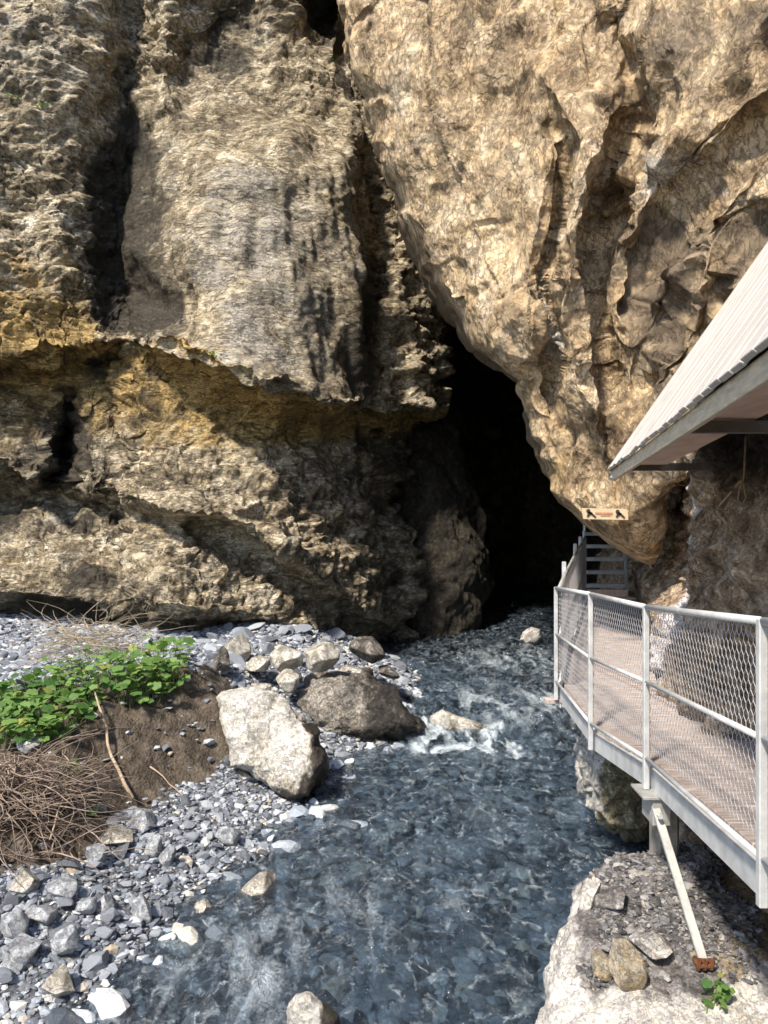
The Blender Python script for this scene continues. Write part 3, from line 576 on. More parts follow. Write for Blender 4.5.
# ------------------------------------------------------------------ stones
def ico(sub):
    bm = bmesh.new(); bmesh.ops.create_icosphere(bm, subdivisions=sub, radius=1)
    V = np.array([v.co[:] for v in bm.verts]); F = np.array([[v.index for v in f.verts] for f in bm.faces]); bm.free(); return V, F
ICO = {k: ico(k) for k in (1, 2, 3, 4, 6)}
def stone_shape(sub, rs, dims, cuts=9, lo=.55, hi=.85, noise=.06, ns=2.):
    V, F = ICO[sub]; V = V.copy()
    for k in range(cuts):
        n = rs.normal(size=3); n /= np.linalg.norm(n); d = rs.uniform(lo, hi); V -= np.clip(V @ n - d, 0, None)[:, None] * n
    V /= np.abs(V).max(0); r = 1 + noise * fbm(V * ns + rs.uniform(0, 50, 3), 4, rs.randint(999)); V = V * r[:, None] * np.array(dims) ; return V, F
def scatter(name, pos, size, rs, mat, sub=1, flat=(.35, .7), cuts=5, embed=.25, variants=12):
    """one stuff mesh made of many small stones"""
    sh = [stone_shape(sub, rs, (1, rs.uniform(.55, .9), rs.uniform(*flat)), cuts, .45, .8, .05) for _ in range(variants)]
    Vs = []; n = len(pos); F0 = ICO[sub][1]; nv = len(ICO[sub][0])
    k = rs.randint(0, variants, n); yaw = rs.uniform(0, 6.283, n); tx, ty = rs.normal(0, .25, n), rs.normal(0, .25, n)
    base = np.stack([s[0] for s in sh])[k] * np.asarray(size)[:, None, None]
    cx, sx = np.cos(tx)[:, None], np.sin(tx)[:, None]; y = base[..., 1] * cx - base[..., 2] * sx; z = base[..., 1] * sx + base[..., 2] * cx; x = base[..., 0]
    cy, sy = np.cos(ty)[:, None], np.sin(ty)[:, None]; x, z = x * cy + z * sy, -x * sy + z * cy
    c, s = np.cos(yaw)[:, None], np.sin(yaw)[:, None]; X = x * c - y * s; Y = x * s + y * c
    V = np.stack([X, Y, z + (.5 - embed) * np.asarray(size)[:, None] * .5], -1) + pos[:, None]
    F = (F0[None] + (np.arange(n) * nv)[:, None, None]).reshape(-1, 3)
    # per stone tone
    tone = np.repeat(np.stack([rs.uniform(0, 1, n), rs.uniform(0, 1, n), np.zeros(n)], 1), nv, 0)
    return mesh_from(name, V.reshape(-1, 3), F, mat, smooth=False, mask=tone)
def stone_mat(name, ramp, dirt=.4, rough=.7, use_mask=True, sc_=30):
    g = NT(name)
    if use_mask:
        a = g.n('Attribute', attribute_name='mask'); sp = g.n('SeparateColor'); g.l(a.outputs['Color'], sp.inputs[0]); v = sp.outputs[0]
    else:
        oi = g.n('ObjectInfo'); v = oi.outputs['Random']
    c = g.ramp(v, ramp); f = g.noise(sc_, 8, .7)
    c = g.mix(g.mapr(f, .42, .66, 0, dirt), c, (.06, .06, .06)); 
    c = g.mix(g.mapr(g.noise(sc_ * .35, 5, .6), .55, .7, 0, .35), c, (.36, .34, .3))
    g.bsdf(c, rough, g.bump(g.noise(sc_ * 1.2, 7, .7), .012), spec=.35); return g.m
RB = [(0, (.085, .098, .125)), (.35, (.18, .205, .25)), (.62, (.30, .335, .395)), (.85, (.46, .505, .57)), (.95, (.62, .62, .60)), (1, (.42, .35, .26))]
M_grav = stone_mat('gravel_stone', RB, .3, .75); M_stone = stone_mat('bank_stone', [(0, (.10, .11, .135)), (.4, (.19, .215, .26)), (.75, (.29, .325, .38)), (1, (.40, .44, .49))], .35, .75, False, 14)
M_bed = stone_mat('bed_stone', [(0, (.03, .04, .055)), (.42, (.11, .14, .18)), (.70, (.32, .38, .46)), (.88, (.60, .66, .73)), (1, (.68, .65, .57))], .3, .6)
def uv_of(x, y, z): return 384 + 750 * x / y, 512 - 750 * z / y
def gravel():
    rs = np.random.RandomState(3)
    # bank: dense shingle, smaller farther off is not wanted - real sizes, density falls where nothing shows
    N0 = 90000; x = rs.uniform(-8, 1.5, N0); y = rs.uniform(4, 18.5, N0); z = ground_z(x, y); u, v = uv_of(x, y, z)
    s = soil_mask(x, y); ok = (z > -3.56) & (u > -160) & (u < 460) & (rs.uniform(0, 1, N0) > s * .97 + .0) 
    x, y, z = x[ok], y[ok], z[ok]; n = len(x); size = np.clip(rs.lognormal(-3.55, .42, n), .012, .10) * (1 + (y > 10) * .35)
    o = scatter('gravel', np.stack([x, y, z], 1), size, rs, M_grav, 1, (.25, .6)); tag(o, kind='stuff'); 
    # stones on the earth bank: a few, kept with the shingle in kind
    N0 = 80000; x = rs.uniform(-4, 3, N0); y = rs.uniform(3.6, 17, N0); z = ground_z(x, y); ok = (z < -3.545); x, y, z = x[ok], y[ok], z[ok]; n = len(x)
    size = np.clip(rs.lognormal(-3.25, .65, n), .016, .22)
    for m_, sb in ((size > .085, 2), (size <= .085, 1)):
        o = scatter('riverbed', np.stack([x, y, z], 1)[m_], size[m_], rs, M_bed, sb, (.25, .5), 6); tag(o, kind='stuff')
gravel()

BANK = [ICO]
def put_stone(name, u, v, w_, h_, label, mat, rs, cat='stone', zc=None, depth=None, sub=4, cuts=9, noise=.08, rot=0., lo=.5, hi=.82, tint=None, ns=2., group=None, yscale=1.):
    """a stone whose picture centre is (u,v) and picture size (w_,h_) px, resting on the ground"""
    if depth is None:
        Y = 8.
        for _ in range(30):
            x = (u - 384) / 750 * Y; zg = max(gzs(x, Y), -3.56) if zc is None else zc
            Y = .5 * Y + .5 * (-(zg + (h_ * .25) / 750 * Y) * 750 / (v - 512))
    else: Y = depth
    c = at(u, v, Y); a = w_ / 750 * Y / 2; b = h_ / 750 * Y / 2
    V, F = stone_shape(sub, rs, (a, a * yscale, b * 1.15), cuts, lo, hi, noise, ns)
    cr, sr = math.cos(rot), math.sin(rot); V = np.stack([V[:, 0] * cr - V[:, 2] * sr, V[:, 1], V[:, 0] * sr + V[:, 2] * cr], 1)
    V *= np.array([a / np.abs(V[:, 0]).max(), 1, b * 1.1 / np.abs(V[:, 2]).max()])
    mk = np.zeros((len(V), 3)) if tint is None else tint(V, a, b)
    o = mesh_from(name, V, F, mat, mask=mk, smooth=(sub >= 4)); o.location = c
    return tag(o, label, cat, group)

# ------------------------------------------------------------------ boulders
def outline_boulder(name, pts, dc, thick, label, mat, seed, base_shift=0., tint=None, amp=.10, cat='boulder', ridge=None, nr=110, na=300, fsc=1.2, flat=.7):
    """rounded block with the given picture outline at distance dc; front bulges towards the viewer, back mirrors it"""
    p = np.array(pts, float); c = p.mean(0); d = p - c; ang = np.arctan2(d[:, 1], d[:, 0]); o_ = np.argsort(ang); ang = ang[o_]; rad = np.hypot(*d.T)[o_]
    A = np.linspace(-math.pi, math.pi, na, endpoint=False)
    Rr = np.zeros(na); pl = d[o_]
    for i_ in range(len(pl)):
        a_, b_ = pl[i_], pl[(i_ + 1) % len(pl)]; e_ = b_ - a_; cx_, cy_ = np.cos(A), np.sin(A); det = cx_ * -e_[1] + cy_ * e_[0]
        det = np.where(np.abs(det) < 1e-9, 1e-9, det); t_ = (a_[0] * -e_[1] + a_[1] * e_[0]) / det; s_ = (cx_ * a_[1] - cy_ * a_[0]) / det
        Rr = np.where((t_ > 0) & (s_ >= -1e-6) & (s_ <= 1 + 1e-6), np.maximum(Rr, t_), Rr)
    Rr = np.where(Rr <= 0, rad.mean(), Rr)
    ph = np.linspace(0, math.pi, nr); PH, AA = np.meshgrid(ph, A, indexing='ij'); rr = np.sin(PH) ** .42 * Rr[None]
    u = c[0] + rr * np.cos(AA); v = c[1] + rr * np.sin(AA); cosp = np.sign(np.cos(PH)) * np.abs(np.cos(PH)) ** flat
    Y = dc - thick * cosp + base_shift * (v - c[1]) / 100.
    P = px(u, v, Y); N = np.nan_to_num(grid_normals(P, True)).reshape(-1, 3); Q = P.reshape(-1, 3); ctr = Q.mean(0)
    N *= np.where(((Q - ctr) * N).sum(1, keepdims=True) < 0, -1, 1)
    f1, _ = facet(warp(Q, 1.5, .2, seed), np.array((1.6, 1.6, 1.6)) * fsc, seed); f2, _ = facet(warp(Q, 2, .15, seed), np.array((5, 5, 7)) * fsc, seed + 5)
    dd = f1 * amp * 2.2 + f2 * amp * .9 + fbm(Q * 3 * fsc, 5, seed) * amp * .8 + fbm(Q * 12, 4, seed) * amp * .25
    Q = Q + N * (dd * np.sin(PH).ravel() ** .3)[:, None]
    Q[:na] = Q[:na].mean(0); Q[-na:] = Q[-na:].mean(0)
    mk = np.zeros((len(Q), 3)) if tint is None else tint(u.ravel(), v.ravel(), Q, PH.ravel())
    o = mesh_from(name, Q - ctr, grid_faces(nr, na, True), mat, mask=np.clip(mk, 0, 1)); o.location = ctr
    return tag(o, label, cat)
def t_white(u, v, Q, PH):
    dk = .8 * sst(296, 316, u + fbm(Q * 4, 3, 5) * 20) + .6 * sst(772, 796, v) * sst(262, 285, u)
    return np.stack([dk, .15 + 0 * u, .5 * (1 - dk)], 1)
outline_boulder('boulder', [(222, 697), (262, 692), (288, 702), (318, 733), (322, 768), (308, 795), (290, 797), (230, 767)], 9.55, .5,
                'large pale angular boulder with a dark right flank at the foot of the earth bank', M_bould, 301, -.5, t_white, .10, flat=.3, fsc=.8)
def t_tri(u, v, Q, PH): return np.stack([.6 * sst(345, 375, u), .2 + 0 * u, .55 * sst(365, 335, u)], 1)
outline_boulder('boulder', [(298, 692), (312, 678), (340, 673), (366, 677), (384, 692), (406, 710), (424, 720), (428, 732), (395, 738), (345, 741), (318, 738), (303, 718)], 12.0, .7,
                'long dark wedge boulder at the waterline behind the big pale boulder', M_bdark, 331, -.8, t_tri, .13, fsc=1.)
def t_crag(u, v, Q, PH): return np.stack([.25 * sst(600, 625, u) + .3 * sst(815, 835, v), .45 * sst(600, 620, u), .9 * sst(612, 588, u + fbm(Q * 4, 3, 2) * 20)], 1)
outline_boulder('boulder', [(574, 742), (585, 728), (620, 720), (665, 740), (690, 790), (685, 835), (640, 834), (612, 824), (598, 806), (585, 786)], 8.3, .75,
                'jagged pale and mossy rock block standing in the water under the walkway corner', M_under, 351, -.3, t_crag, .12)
def t_low(u, v, Q, PH):
    n_ = fbm(Q * 2.5, 4, 7) * 30
    return np.stack([.3 * sst(600, 640, u + n_) * sst(960, 930, v), .25 + .3 * sst(700, 740, u), .95 * np.clip(sst(602, 572, u + n_ * .6 + (v - 900) * .12) + sst(975, 1000, v + n_) * .8 + sst(735, 760, u) * sst(950, 980, v), 0, 1)], 1)
M_low = rock('rock_low', [(.07, .065, .065), (.19, .18, .18), (.34, .325, .33), (.58, .56, .55)], (.03, .028, .028), (.42, .33, .21), (.86, .84, .81), 4, .9, .5, fine=.35, lamt=.4)
outline_boulder('boulder', [(552, 1000), (558, 955), (572, 915), (592, 882), (616, 866), (650, 856), (700, 850), (740, 880), (800, 930), (840, 1010), (840, 1120), (700, 1180), (560, 1150), (530, 1060)], 4.9, .85,
                'broad pale boulder heaped with dark chippings under the walkway strut', M_low, 371, -.55, t_low, .075, fsc=2.)
outline_boulder('boulder', [(520, 640), (523, 632), (532, 627), (540, 630), (542, 638), (536, 644), (526, 645)], 19.0, .3, 'yellowish rounded boulder in the river at the mouth of the dark gorge', M_low, 391, 0, lambda u, v, Q, P_: np.stack([0 * u, .45 + 0 * u, .6 + 0 * u], 1), .03)
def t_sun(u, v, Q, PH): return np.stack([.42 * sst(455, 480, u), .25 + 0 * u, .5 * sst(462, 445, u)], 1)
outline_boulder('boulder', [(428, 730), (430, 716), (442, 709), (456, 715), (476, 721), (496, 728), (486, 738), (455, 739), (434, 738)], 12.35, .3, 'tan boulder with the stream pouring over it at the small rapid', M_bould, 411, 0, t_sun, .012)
outline_boulder('boulder', [(288, 1060), (288, 1008), (296, 994), (310, 993), (324, 1004), (336, 1020), (338, 1060)], 5.15, .2, 'cream stone breaking the water at the bottom edge of the photo', M_bould, 431, 0, lambda u, v, Q, P_: np.stack([.8 * sst(312, 326, u), .15 + 0 * u, .6 + 0 * u], 1), .03, fsc=2)
rs = np.random.RandomState(21)
cream = [(322, 656, 36, 30, 'oblong cream cobble on top of the shingle heap above the dark wedge boulder', .35), (287, 659, 34, 28, 'round pale cobble just left of the oblong cream cobble', -.1),
         (287, 681, 25, 22, 'squat beige cobble below the round pale cobble', -.5), (238, 650, 26, 30, 'rough grey-white cobble standing at the left end of the shingle heap', .1),
         (262, 690, 24, 13, 'flat grey slab directly above the big pale boulder', 0), (258, 665, 26, 16, 'low whitish cobble between the rough grey-white cobble and the squat beige one', .1),
         (368, 650, 38, 24, 'broad dark blue-grey block at the right end of the shingle heap', -.3), (352, 673, 30, 16, 'pale blue slab lying against the crest of the dark wedge boulder', -.4),
         (222, 660, 16, 24, 'dark slate cobble leaning beside the green plant', .2), (388, 672, 24, 13, 'thin slate leaning down the right side of the wedge boulder', -.7)]
for k, (u, v, a, b, lab, r) in enumerate(cream):
    y0 = [11.9, 11.9, 11.6, 12.0, 11.4, 11.8, 13.0, 12.5, 11.2, 12.9][k]
    dk = k in (6, 8, 9)
    put_stone('cobble', u, v, a, b, lab, M_bdark if dk else M_bould, rs, 'cobble', depth=y0, cuts=16 if k in (4, 6, 8, 9, 3) else 11, noise=.1, rot=r, lo=.6, hi=.9,
              tint=(lambda V, a, b: np.tile([0, .2 if dk else .12, .3], (len(V), 1))) )
M_slate = rock('rock_slate', [(.16, .175, .20), (.28, .31, .35), (.42, .455, .51), (.6, .63, .67)], (.04, .04, .045), (.36, .30, .2), (.6, .6, .58), 6, .5, .3, fine=.5, lamt=.35)
big = [(141, 911, 24, 26, 'squarish pale blue-grey stone lowest on the shingle beside the water'), (258, 886, 40, 24, 'flat cream slab lying in the shallow water off the shingle'),
       (118, 838, 36, 17, 'warm beige flat stone at the top of the coarse stones beside the brush'), (28, 884, 34, 28, 'rugged tan stone below the pile of dead brush'),
       (96, 857, 22, 30, 'upright bluish stone left of the warm beige flat stone'), (143, 822, 30, 22, 'slanting grey slate above the warm beige flat stone'),
       (152, 847, 20, 24, 'rounded whitish stone right below the slanting grey slate'), (168, 858, 18, 26, 'smooth upright light blue stone in the middle of the coarse stones'),
       (59, 888, 36, 24, 'pointed blue slate beside the rugged tan stone'), (40, 913, 36, 24, 'smooth pale slab under the pointed blue slate'),
       (66, 944, 26, 34, 'tall whitish stone at the lower left of the shingle'), (12, 925, 36, 30, 'pale blue boulder cut by the left edge of the photo'),
       (20, 952, 40, 30, 'grey stone below the pale blue boulder at the left edge'), (58, 985, 36, 30, 'hollow brownish-grey stone in the shallows at the lower left'),
       (230, 838, 30, 26, 'broad pale slate in the fine shingle below the big pale boulder'), (104, 903, 22, 20, 'small rounded grey stone above the water edge'),
       (85, 908, 24, 22, 'bluish stone in the middle of the lower left stones'), (205, 908, 22, 22, 'submerged olive-grey stone by the cream slab'),
       (245, 775, 22, 12, 'beige flat flake just left of the foot of the big pale boulder'), (10, 965, 30, 20, 'flat grey stone in the lower left corner'),
       (30, 745, 26, 14, 'pale stone showing under the left plant'), (12, 690, 30, 22, 'rounded pale boulder behind the left plant at the photo edge'), (45, 682, 34, 16, 'long whitish slab behind the left plant')]
for k, (u, v, a, b, lab) in enumerate(big):
    warm = k in (1, 2, 3, 13, 17, 18)
    put_stone('stone', u, v, a, b, lab, M_bould if warm else M_slate, rs, 'stone', cuts=16, noise=.05, rot=rs.uniform(-.4, .4), lo=.42, hi=.78,
              tint=(lambda V, a, b: np.tile([.15, .35 if warm else 0, .35], (len(V), 1))), yscale=.9)
# the other loose stones one can count
protos = []
for k in range(10):
    V, F = stone_shape(3, rs, (1, rs.uniform(.6, .95), rs.uniform(.3, .65)), 10, .5, .8, .06); protos.append((V, F))
cells_ = []
tries = 0; placed = []; proto_me = {}
while len(placed) < 270 and tries < 9000:
    tries += 1
    r_ = rs.uniform()
    if r_ < .50: u = rs.uniform(-10, 300); v = rs.uniform(800, 985)
    elif r_ < .82: u = rs.uniform(205, 400); v = rs.uniform(628, 700)
    else: u = rs.uniform(-10, 230); v = rs.uniform(625, 690)
    # picture point -> ground
    Y = 8.
    for _ in range(14):
        x = (u - 384) / 750 * Y; zg = gzs(x, Y); Y = .5 * Y + .5 * (-zg * 750 / (v - 512))
    if zg < -3.58 or Y > 17.5 or (soil_mask(np.array([[x]]), np.array([[Y]]))[0, 0] > .4 and rs.uniform() > .06): continue
    near = v > 780
    shore_d = sst(230, 60, u + (v - 860) * -.2) if near else 1
    sz = (rs.uniform(.05, .10) + .07 * shore_d * rs.uniform() ** 1.5) if near else (rs.uniform(.08, .26) if u > 205 else rs.uniform(.06, .15))
    if any((x - q[0]) ** 2 + (Y - q[1]) ** 2 < (.8 * (sz + q[2])) ** 2 for q in placed): continue
    placed.append((x, Y, sz))
    z = gzs(x, Y); kk = rs.randint(10)
    if kk not in proto_me:
        V, F = protos[kk]; o = mesh_from('stone', V, F, M_stone, smooth=False); proto_me[kk] = o
    else:
        o = proto_me[kk].copy(); COL.objects.link(o)
    o.location = (x, Y, z + sz * .18); o.scale = (sz, sz * rs.uniform(.7, 1), sz * rs.uniform(.7, 1.1)); o.rotation_euler = (rs.normal(0, .28), rs.normal(0, .28), rs.uniform(0, 6.28))
    if near: tag(o, 'loose blue-grey slate stone lying on the shingle beach near the water', 'stone', 'loose stones on the near beach')
    elif u > 215: tag(o, 'loose grey stone in the shingle heap above the two big boulders', 'stone', 'loose stones of the shingle heap')
    else: tag(o, 'loose grey stone on the shingle behind the green plants', 'stone', 'loose stones behind the plants')

# ------------------------------------------------------------------ chippings on the low boulder
def chips():
    rs = np.random.RandomState(5)
    dg = bpy.context.evaluated_depsgraph_get(); dg.update()
    pts = []
    ob = [o for o in bpy.data.objects if o.get('label', '').startswith('broad pale boulder')][0]
    me = ob.data; co = np.empty(len(me.vertices) * 3, np.float32); me.vertices.foreach_get('co', co); co = co.reshape(-1, 3) + np.array(ob.location); no = np.empty_like(co).ravel(); me.vertices.foreach_get('normal', no); no = no.reshape(-1, 3)
    u = 384 + 750 * co[:, 0] / co[:, 1]; v = 512 - 750 * co[:, 2] / co[:, 1]; nn = fbm(co * 2.2, 4, 7) * 40
    m = (no[:, 2] > .05) & (u + nn > 600 - (v - 900) * .15) & (v < 985 + nn) & (u < 760); idx = np.nonzero(m)[0]
    idx = rs.choice(idx, 9000); p = co[idx] + rs.normal(0, .012, (9000, 3)) * np.array([1, 1, .2])
    size = np.clip(rs.lognormal(-4.5, .5, 9000), .005, .045)
    tag(scatter('chippings', p, size, rs, M_chip, 1, (.3, .7), 5, .4), kind='stuff')
M_chip = stone_mat('chip_stone', [(0, (.05, .05, .055)), (.4, (.12, .12, .13)), (.75, (.22, .22, .235)), (.93, (.42, .41, .40)), (1, (.3, .25, .18))], .3, .75, True, 60)
chips()

_dg = bpy.context.evaluated_depsgraph_get(); _dg.update()
def surf(u, v):
    d = Vector(((u - 384) / 750, 1, -(v - 512) / 750)); h, loc, n_, i, ob, mt = sc.ray_cast(_dg, Vector((0, 0, 0)) + d * .3, d.normalized(), distance=60); return loc, n_
# ------------------------------------------------------------------ metal, wood
M_galv = simple('galvanised_steel', (.50, .52, .54), (.68, .70, .71), 9, .5, .4, .0015, 60)
M_galv_dull = simple('dull_steel', (.28, .285, .28), (.42, .43, .41), 10, .6, .3, .002, 50)
M_deck = simple('weathered_planks', (.24, .195, .175), (.52, .46, .44), 6, .8, 0, .004, 12, stretch=(1, 8, 1))
M_rust = simple('rust', (.06, .022, .01), (.17, .065, .025), 20, .85, 0, .003)
M_roof = simple('roof_boards', (.41, .385, .36), (.60, .575, .55), 5, .6, 0, .003, 20, stretch=(1, 14, 1))
M_fascia = simple('fascia_board', (.55, .46, .34), (.78, .68, .52), 4, .8, 0, .004, 20, stretch=(10, 1, 10))
M_ply = simple('pink_board', (.60, .42, .33), (.80, .60, .50), 2.5, .75, 0, .002, 10, stretch=(4, 1, 4))
M_beam = simple('grey_beam', (.12, .11, .10), (.20, .185, .165), 7, .7, .2, .002)
M_mesh = simple('mesh_wire', (.46, .46, .48), (.60, .60, .62), 20, .45, .5, 0.0005)
M_conc = simple('concrete', (.16, .14, .12), (.34, .31, .27), 7, .9, 0, .012, 18)

# rail line: posts measured along the walkway (top and foot)
TOP = [np.array(at(u, v, Y)) for u, v, Y in [(556, 588, 7.57), (590.5, 594, 6.12), (646, 607, 4.74), (762, 621, 3.02)]]
BOT = [np.array(at(u, v, Y)) for u, v, Y in [(557, 700, 7.57), (590.5, 750, 6.12), (649, 789, 4.74), (757, 907, 3.02)]]
TOP = [np.array([t[0] if True else 0, t[1], t[2]]) for t in TOP]
def ext(a, b, k): return b + (b - a) * k
TOP.append(ext(TOP[2], TOP[3], .95)); BOT.append(ext(BOT[2], BOT[3], .95))
BOT = [np.array([TOP[i][0], TOP[i][1], BOT[i][2]]) for i in range(5)]
# second run: corner -> stair foot
FAR = [np.array(at(u, v, Y)) for u, v, Y in [(556, 588, 7.57), (564, 571, 9.6), (575, 551, 12.0), (580, 543, 13.8), (584, 536, 15.6)]]
FARB = [np.array([p[0], p[1], zb]) for p, zb in zip(FAR, (-1.9, -1.89, -1.88, -1.87, -1.86))]
def hexmesh(mb, A0, A1, B0, B1, cw, ch, r, lo=.03, hi=.97):
    """hexagonal wire between the lines A0-A1 (foot) and B0-B1 (head)"""
    L = np.linalg.norm(A1 - A0); H = np.linalg.norm(B0 - A0); nx = max(2, int(L / cw)); nz = int(H / ch)
    def P(i, j): s_ = min(max(i / nx, 0), 1); t_ = lo + (hi - lo) * j / nz; return (A0 + (A1 - A0) * s_) * (1 - t_) + (B0 + (B1 - B0) * s_) * t_
    nrm = np.cross(A1 - A0, B0 - A0); nrm /= np.linalg.norm(nrm); V = []; F = []
    def seg(a, b):
        d = b - a; l = np.linalg.norm(d)
        if l < 1e-4: return
        d /= l; sd_ = np.cross(d, nrm); n0 = len(V)
        for p in (a, b):
            for q in (sd_ * r, nrm * r, -sd_ * r, -nrm * r): V.append(p + q)
        for k in range(4): F.append((n0 + k, n0 + (k + 1) % 4, n0 + 4 + (k + 1) % 4, n0 + 4 + k))
    for j in range(nz):
        for i in range(nx):
            o_ = .5 if j % 2 else 0
            a = P(i + o_, j + .30); b = P(i + o_, j + .70); seg(a, b)             # twisted upright
            seg(b, P(i + o_ + .5, j + 1.30)); seg(b, P(i + o_ - .5, j + 1.30))
    mb.add(V, F)
def lerp(a, b, t): return a + (b - a) * t
# --- near railing
rl = thing('metal_railing', 'galvanised railing with wire mesh along the near side of the walkway', 'railing', tuple(BOT[3]))
off = tuple(BOT[3])
for i in range(5):
    m = MB(); m.bar(BOT[i], TOP[i] + np.array([0, 0, .01]), 0.037, .036, (0, 1, 0), .005); m.build('post', M_galv, rl, off=off)
for k, (n_, f) in enumerate((('handrail', 1), ('mid_rail', .59), ('bottom_rail', .17))):
    m = MB()
    for i in range(4):
        a = lerp(BOT[i], TOP[i], f); b = lerp(BOT[i + 1], TOP[i + 1], f); d = (b - a) / np.linalg.norm(b - a)
        m.tube([a + d * .02, b - d * .02], .018 if k == 0 else .014, 8)
    o = m.build(n_, M_galv, rl, smooth=True, off=off)
m = MB()
for i in range(4):
    ins = np.array([.028, 0, 0])
    hexmesh(m, lerp(BOT[i], TOP[i], .17) + ins, lerp(BOT[i + 1], TOP[i + 1], .17) + ins, TOP[i] + ins, TOP[i + 1] + ins, .050, .043, .0017)
m.build('wire_mesh', M_mesh, rl, off=off)
# --- far railing
fr_ = thing('metal_railing', 'far railing with wire mesh running back from the walkway corner to the stairs', 'railing', tuple(FARB[0])); off = tuple(FARB[0])
for i in range(1, 5):
    m = MB(); m.bar(FARB[i] - np.array([0, 0, .1]), FAR[i] + np.array([0, 0, .12]), .05, .045, (0, 1, 0), .006); m.build('post', M_galv, fr_, off=off)
for n_, f in (('handrail', 1), ('mid_rail', .55), ('bottom_rail', .12)):
    m = MB(); m.tube([lerp(FARB[i], FAR[i], f) + np.array([.04, 0.03, 0]) for i in range(5)], .02, 8); m.build(n_, M_galv_dull if f == 1 else M_galv, fr_, smooth=True, off=off)
m = MB()
for i in range(4): hexmesh(m, lerp(FARB[i], FAR[i], .1) + np.array([.06, .03, 0]), lerp(FARB[i + 1], FAR[i + 1], .1) + np.array([.06, .03, 0]), FAR[i] + np.array([.06, .03, 0]), FAR[i + 1] + np.array([.06, .03, 0]), .062, .045, .0024)
m.build('wire_mesh', M_mesh, fr_, off=off)
# --- walkway: edge beam, joists, planks, bracket, strut
wk = thing('metal_walkway', 'plank walkway with a galvanised edge beam bolted along the rock above the river', 'walkway', tuple(BOT[1])); off = tuple(BOT[1])
dz = np.array([0, 0, 1.])
m = MB()
for i in range(4):
    a = BOT[i] + dz * .055; b = BOT[i + 1] + dz * .055; a = a + np.array([.045, 0, 0]); b = b + np.array([.045, 0, 0])
    m.bar(a, b, .012, .13, (0, 0, 1), .002); m.bar(a + np.array([.03, 0, .06]), b + np.array([.03, 0, .06]), .06, .01, (0, 0, 1), .002); m.bar(a + np.array([.03, 0, -.06]), b + np.array([.03, 0, -.06]), .06, .01, (0, 0, 1), .002)
m.build('edge_beam', M_galv, wk, off=off)
m = MB()
for i in range(4):
    a = FARB[i] + np.array([.05, .02, -.02]); b = FARB[i + 1] + np.array([.05, .02, -.02]); m.bar(a, b, .012, .13, (0, 0, 1), .002)
m.build('edge_beam', M_galv, wk, off=off)
rs = np.random.RandomState(9); m = MB()
def planks(m, A, B, wdt, pw, zoff, left=.08):
    L = np.linalg.norm(B - A); n_ = int(L / pw); d = (B - A) / L; sd_ = np.array([d[1], -d[0], 0]); sd_ /= np.linalg.norm(sd_); up = np.cross(sd_, d)
    for k in range(n_):
        c = A + d * (k + .5) * L / n_ + sd_ * (left + wdt / 2 + rs.uniform(-.008, .008)) + dz * (zoff + rs.uniform(-.003, .003))
        m.box(c, (L / n_ / 2 - .004, wdt / 2, .018), [d, sd_, up], .003)
m2 = MB()
for i in range(4): planks(m2, BOT[i + 1], BOT[i], 1.0, .14, .140)
m = m2
for i in range(4): planks(m, FARB[i], FARB[i + 1], .92, .15, .055, .1)
planks(m, FARB[4], FARB[4] + (FARB[4] - FARB[3]) * .9, .92, .15, .055, .1)
m.build('deck', M_deck, wk, off=off)
m = MB()
for i in range(4):
    for t_ in (.12, .5, .88):
        a = lerp(BOT[i], BOT[i + 1], t_) + dz * .04; m.bar(a + np.array([.06, 0, 0]), a + np.array([.98, .1, 0]), .05, .06, (0, 0, 1), .003)
    a = lerp(FARB[i], FARB[i + 1], .5) - dz * .03; m.bar(a + np.array([.06, 0, 0]), a + np.array([1.05, -.3, 0]), .05, .06, (0, 0, 1), .003)
m.build('joists', M_galv_dull, wk, off=off)
s_top = np.array(at(657, 812, 4.62)); s_bot = np.array(surf(701, 958)[0]) + np.array([0, -.03, 0]); FY = float(s_bot[1]); s_top = np.array(at(657, 812, 4.62))
m = MB(); m.bar(s_top + (s_top - s_bot) * .05, s_bot, .05, .03, (0, 1, 0.3), .004); m.build('strut', M_galv_dull, wk, off=off)
m = MB(); c = np.array(at(656, 806, 4.72)); m.box(c, (.055, .10, .085), None, .004); m.box(c + np.array([-.03, -.0, .09]), (.09, .12, .008), None, .002); m.build('bracket', M_galv_dull, wk, off=off)
m = MB(); c = np.array(at(659, 815, 4.55)); m.tube([c, c + np.array([0, -.03, 0])], .016, 6); m.build('bolt', M_galv, wk, off=off)
m = MB(); c = np.array(at(703, 963, FY - .03)); m.box(c, (.045, .035, .010), None, .003)
for q in (-.035, 0, .035): m.tube([c + np.array([q, -.02, -.02]), c + np.array([q + .006, -.03, .035])], .013, 6)
m.build('foot_plate', M_rust, wk, off=off)
m = MB(); a = BOT[0] + np.array([-.10, .05, -.02]); m.bar(a, a + np.array([1.1, .2, 0]), .12, .05, (0, 0, 1), .005); m.build('corner_joist', M_deck, wk, off=off)
# concrete stub behind the strut
m = MB(); c = np.array(at(664, 838, 5.1)); m.box(c, (.075, .09, .26), None, .02); o = m.build('concrete_footing', M_conc, off=tuple(c)); o.location = c
tag(o, 'stained concrete stub behind the walkway strut', 'footing')

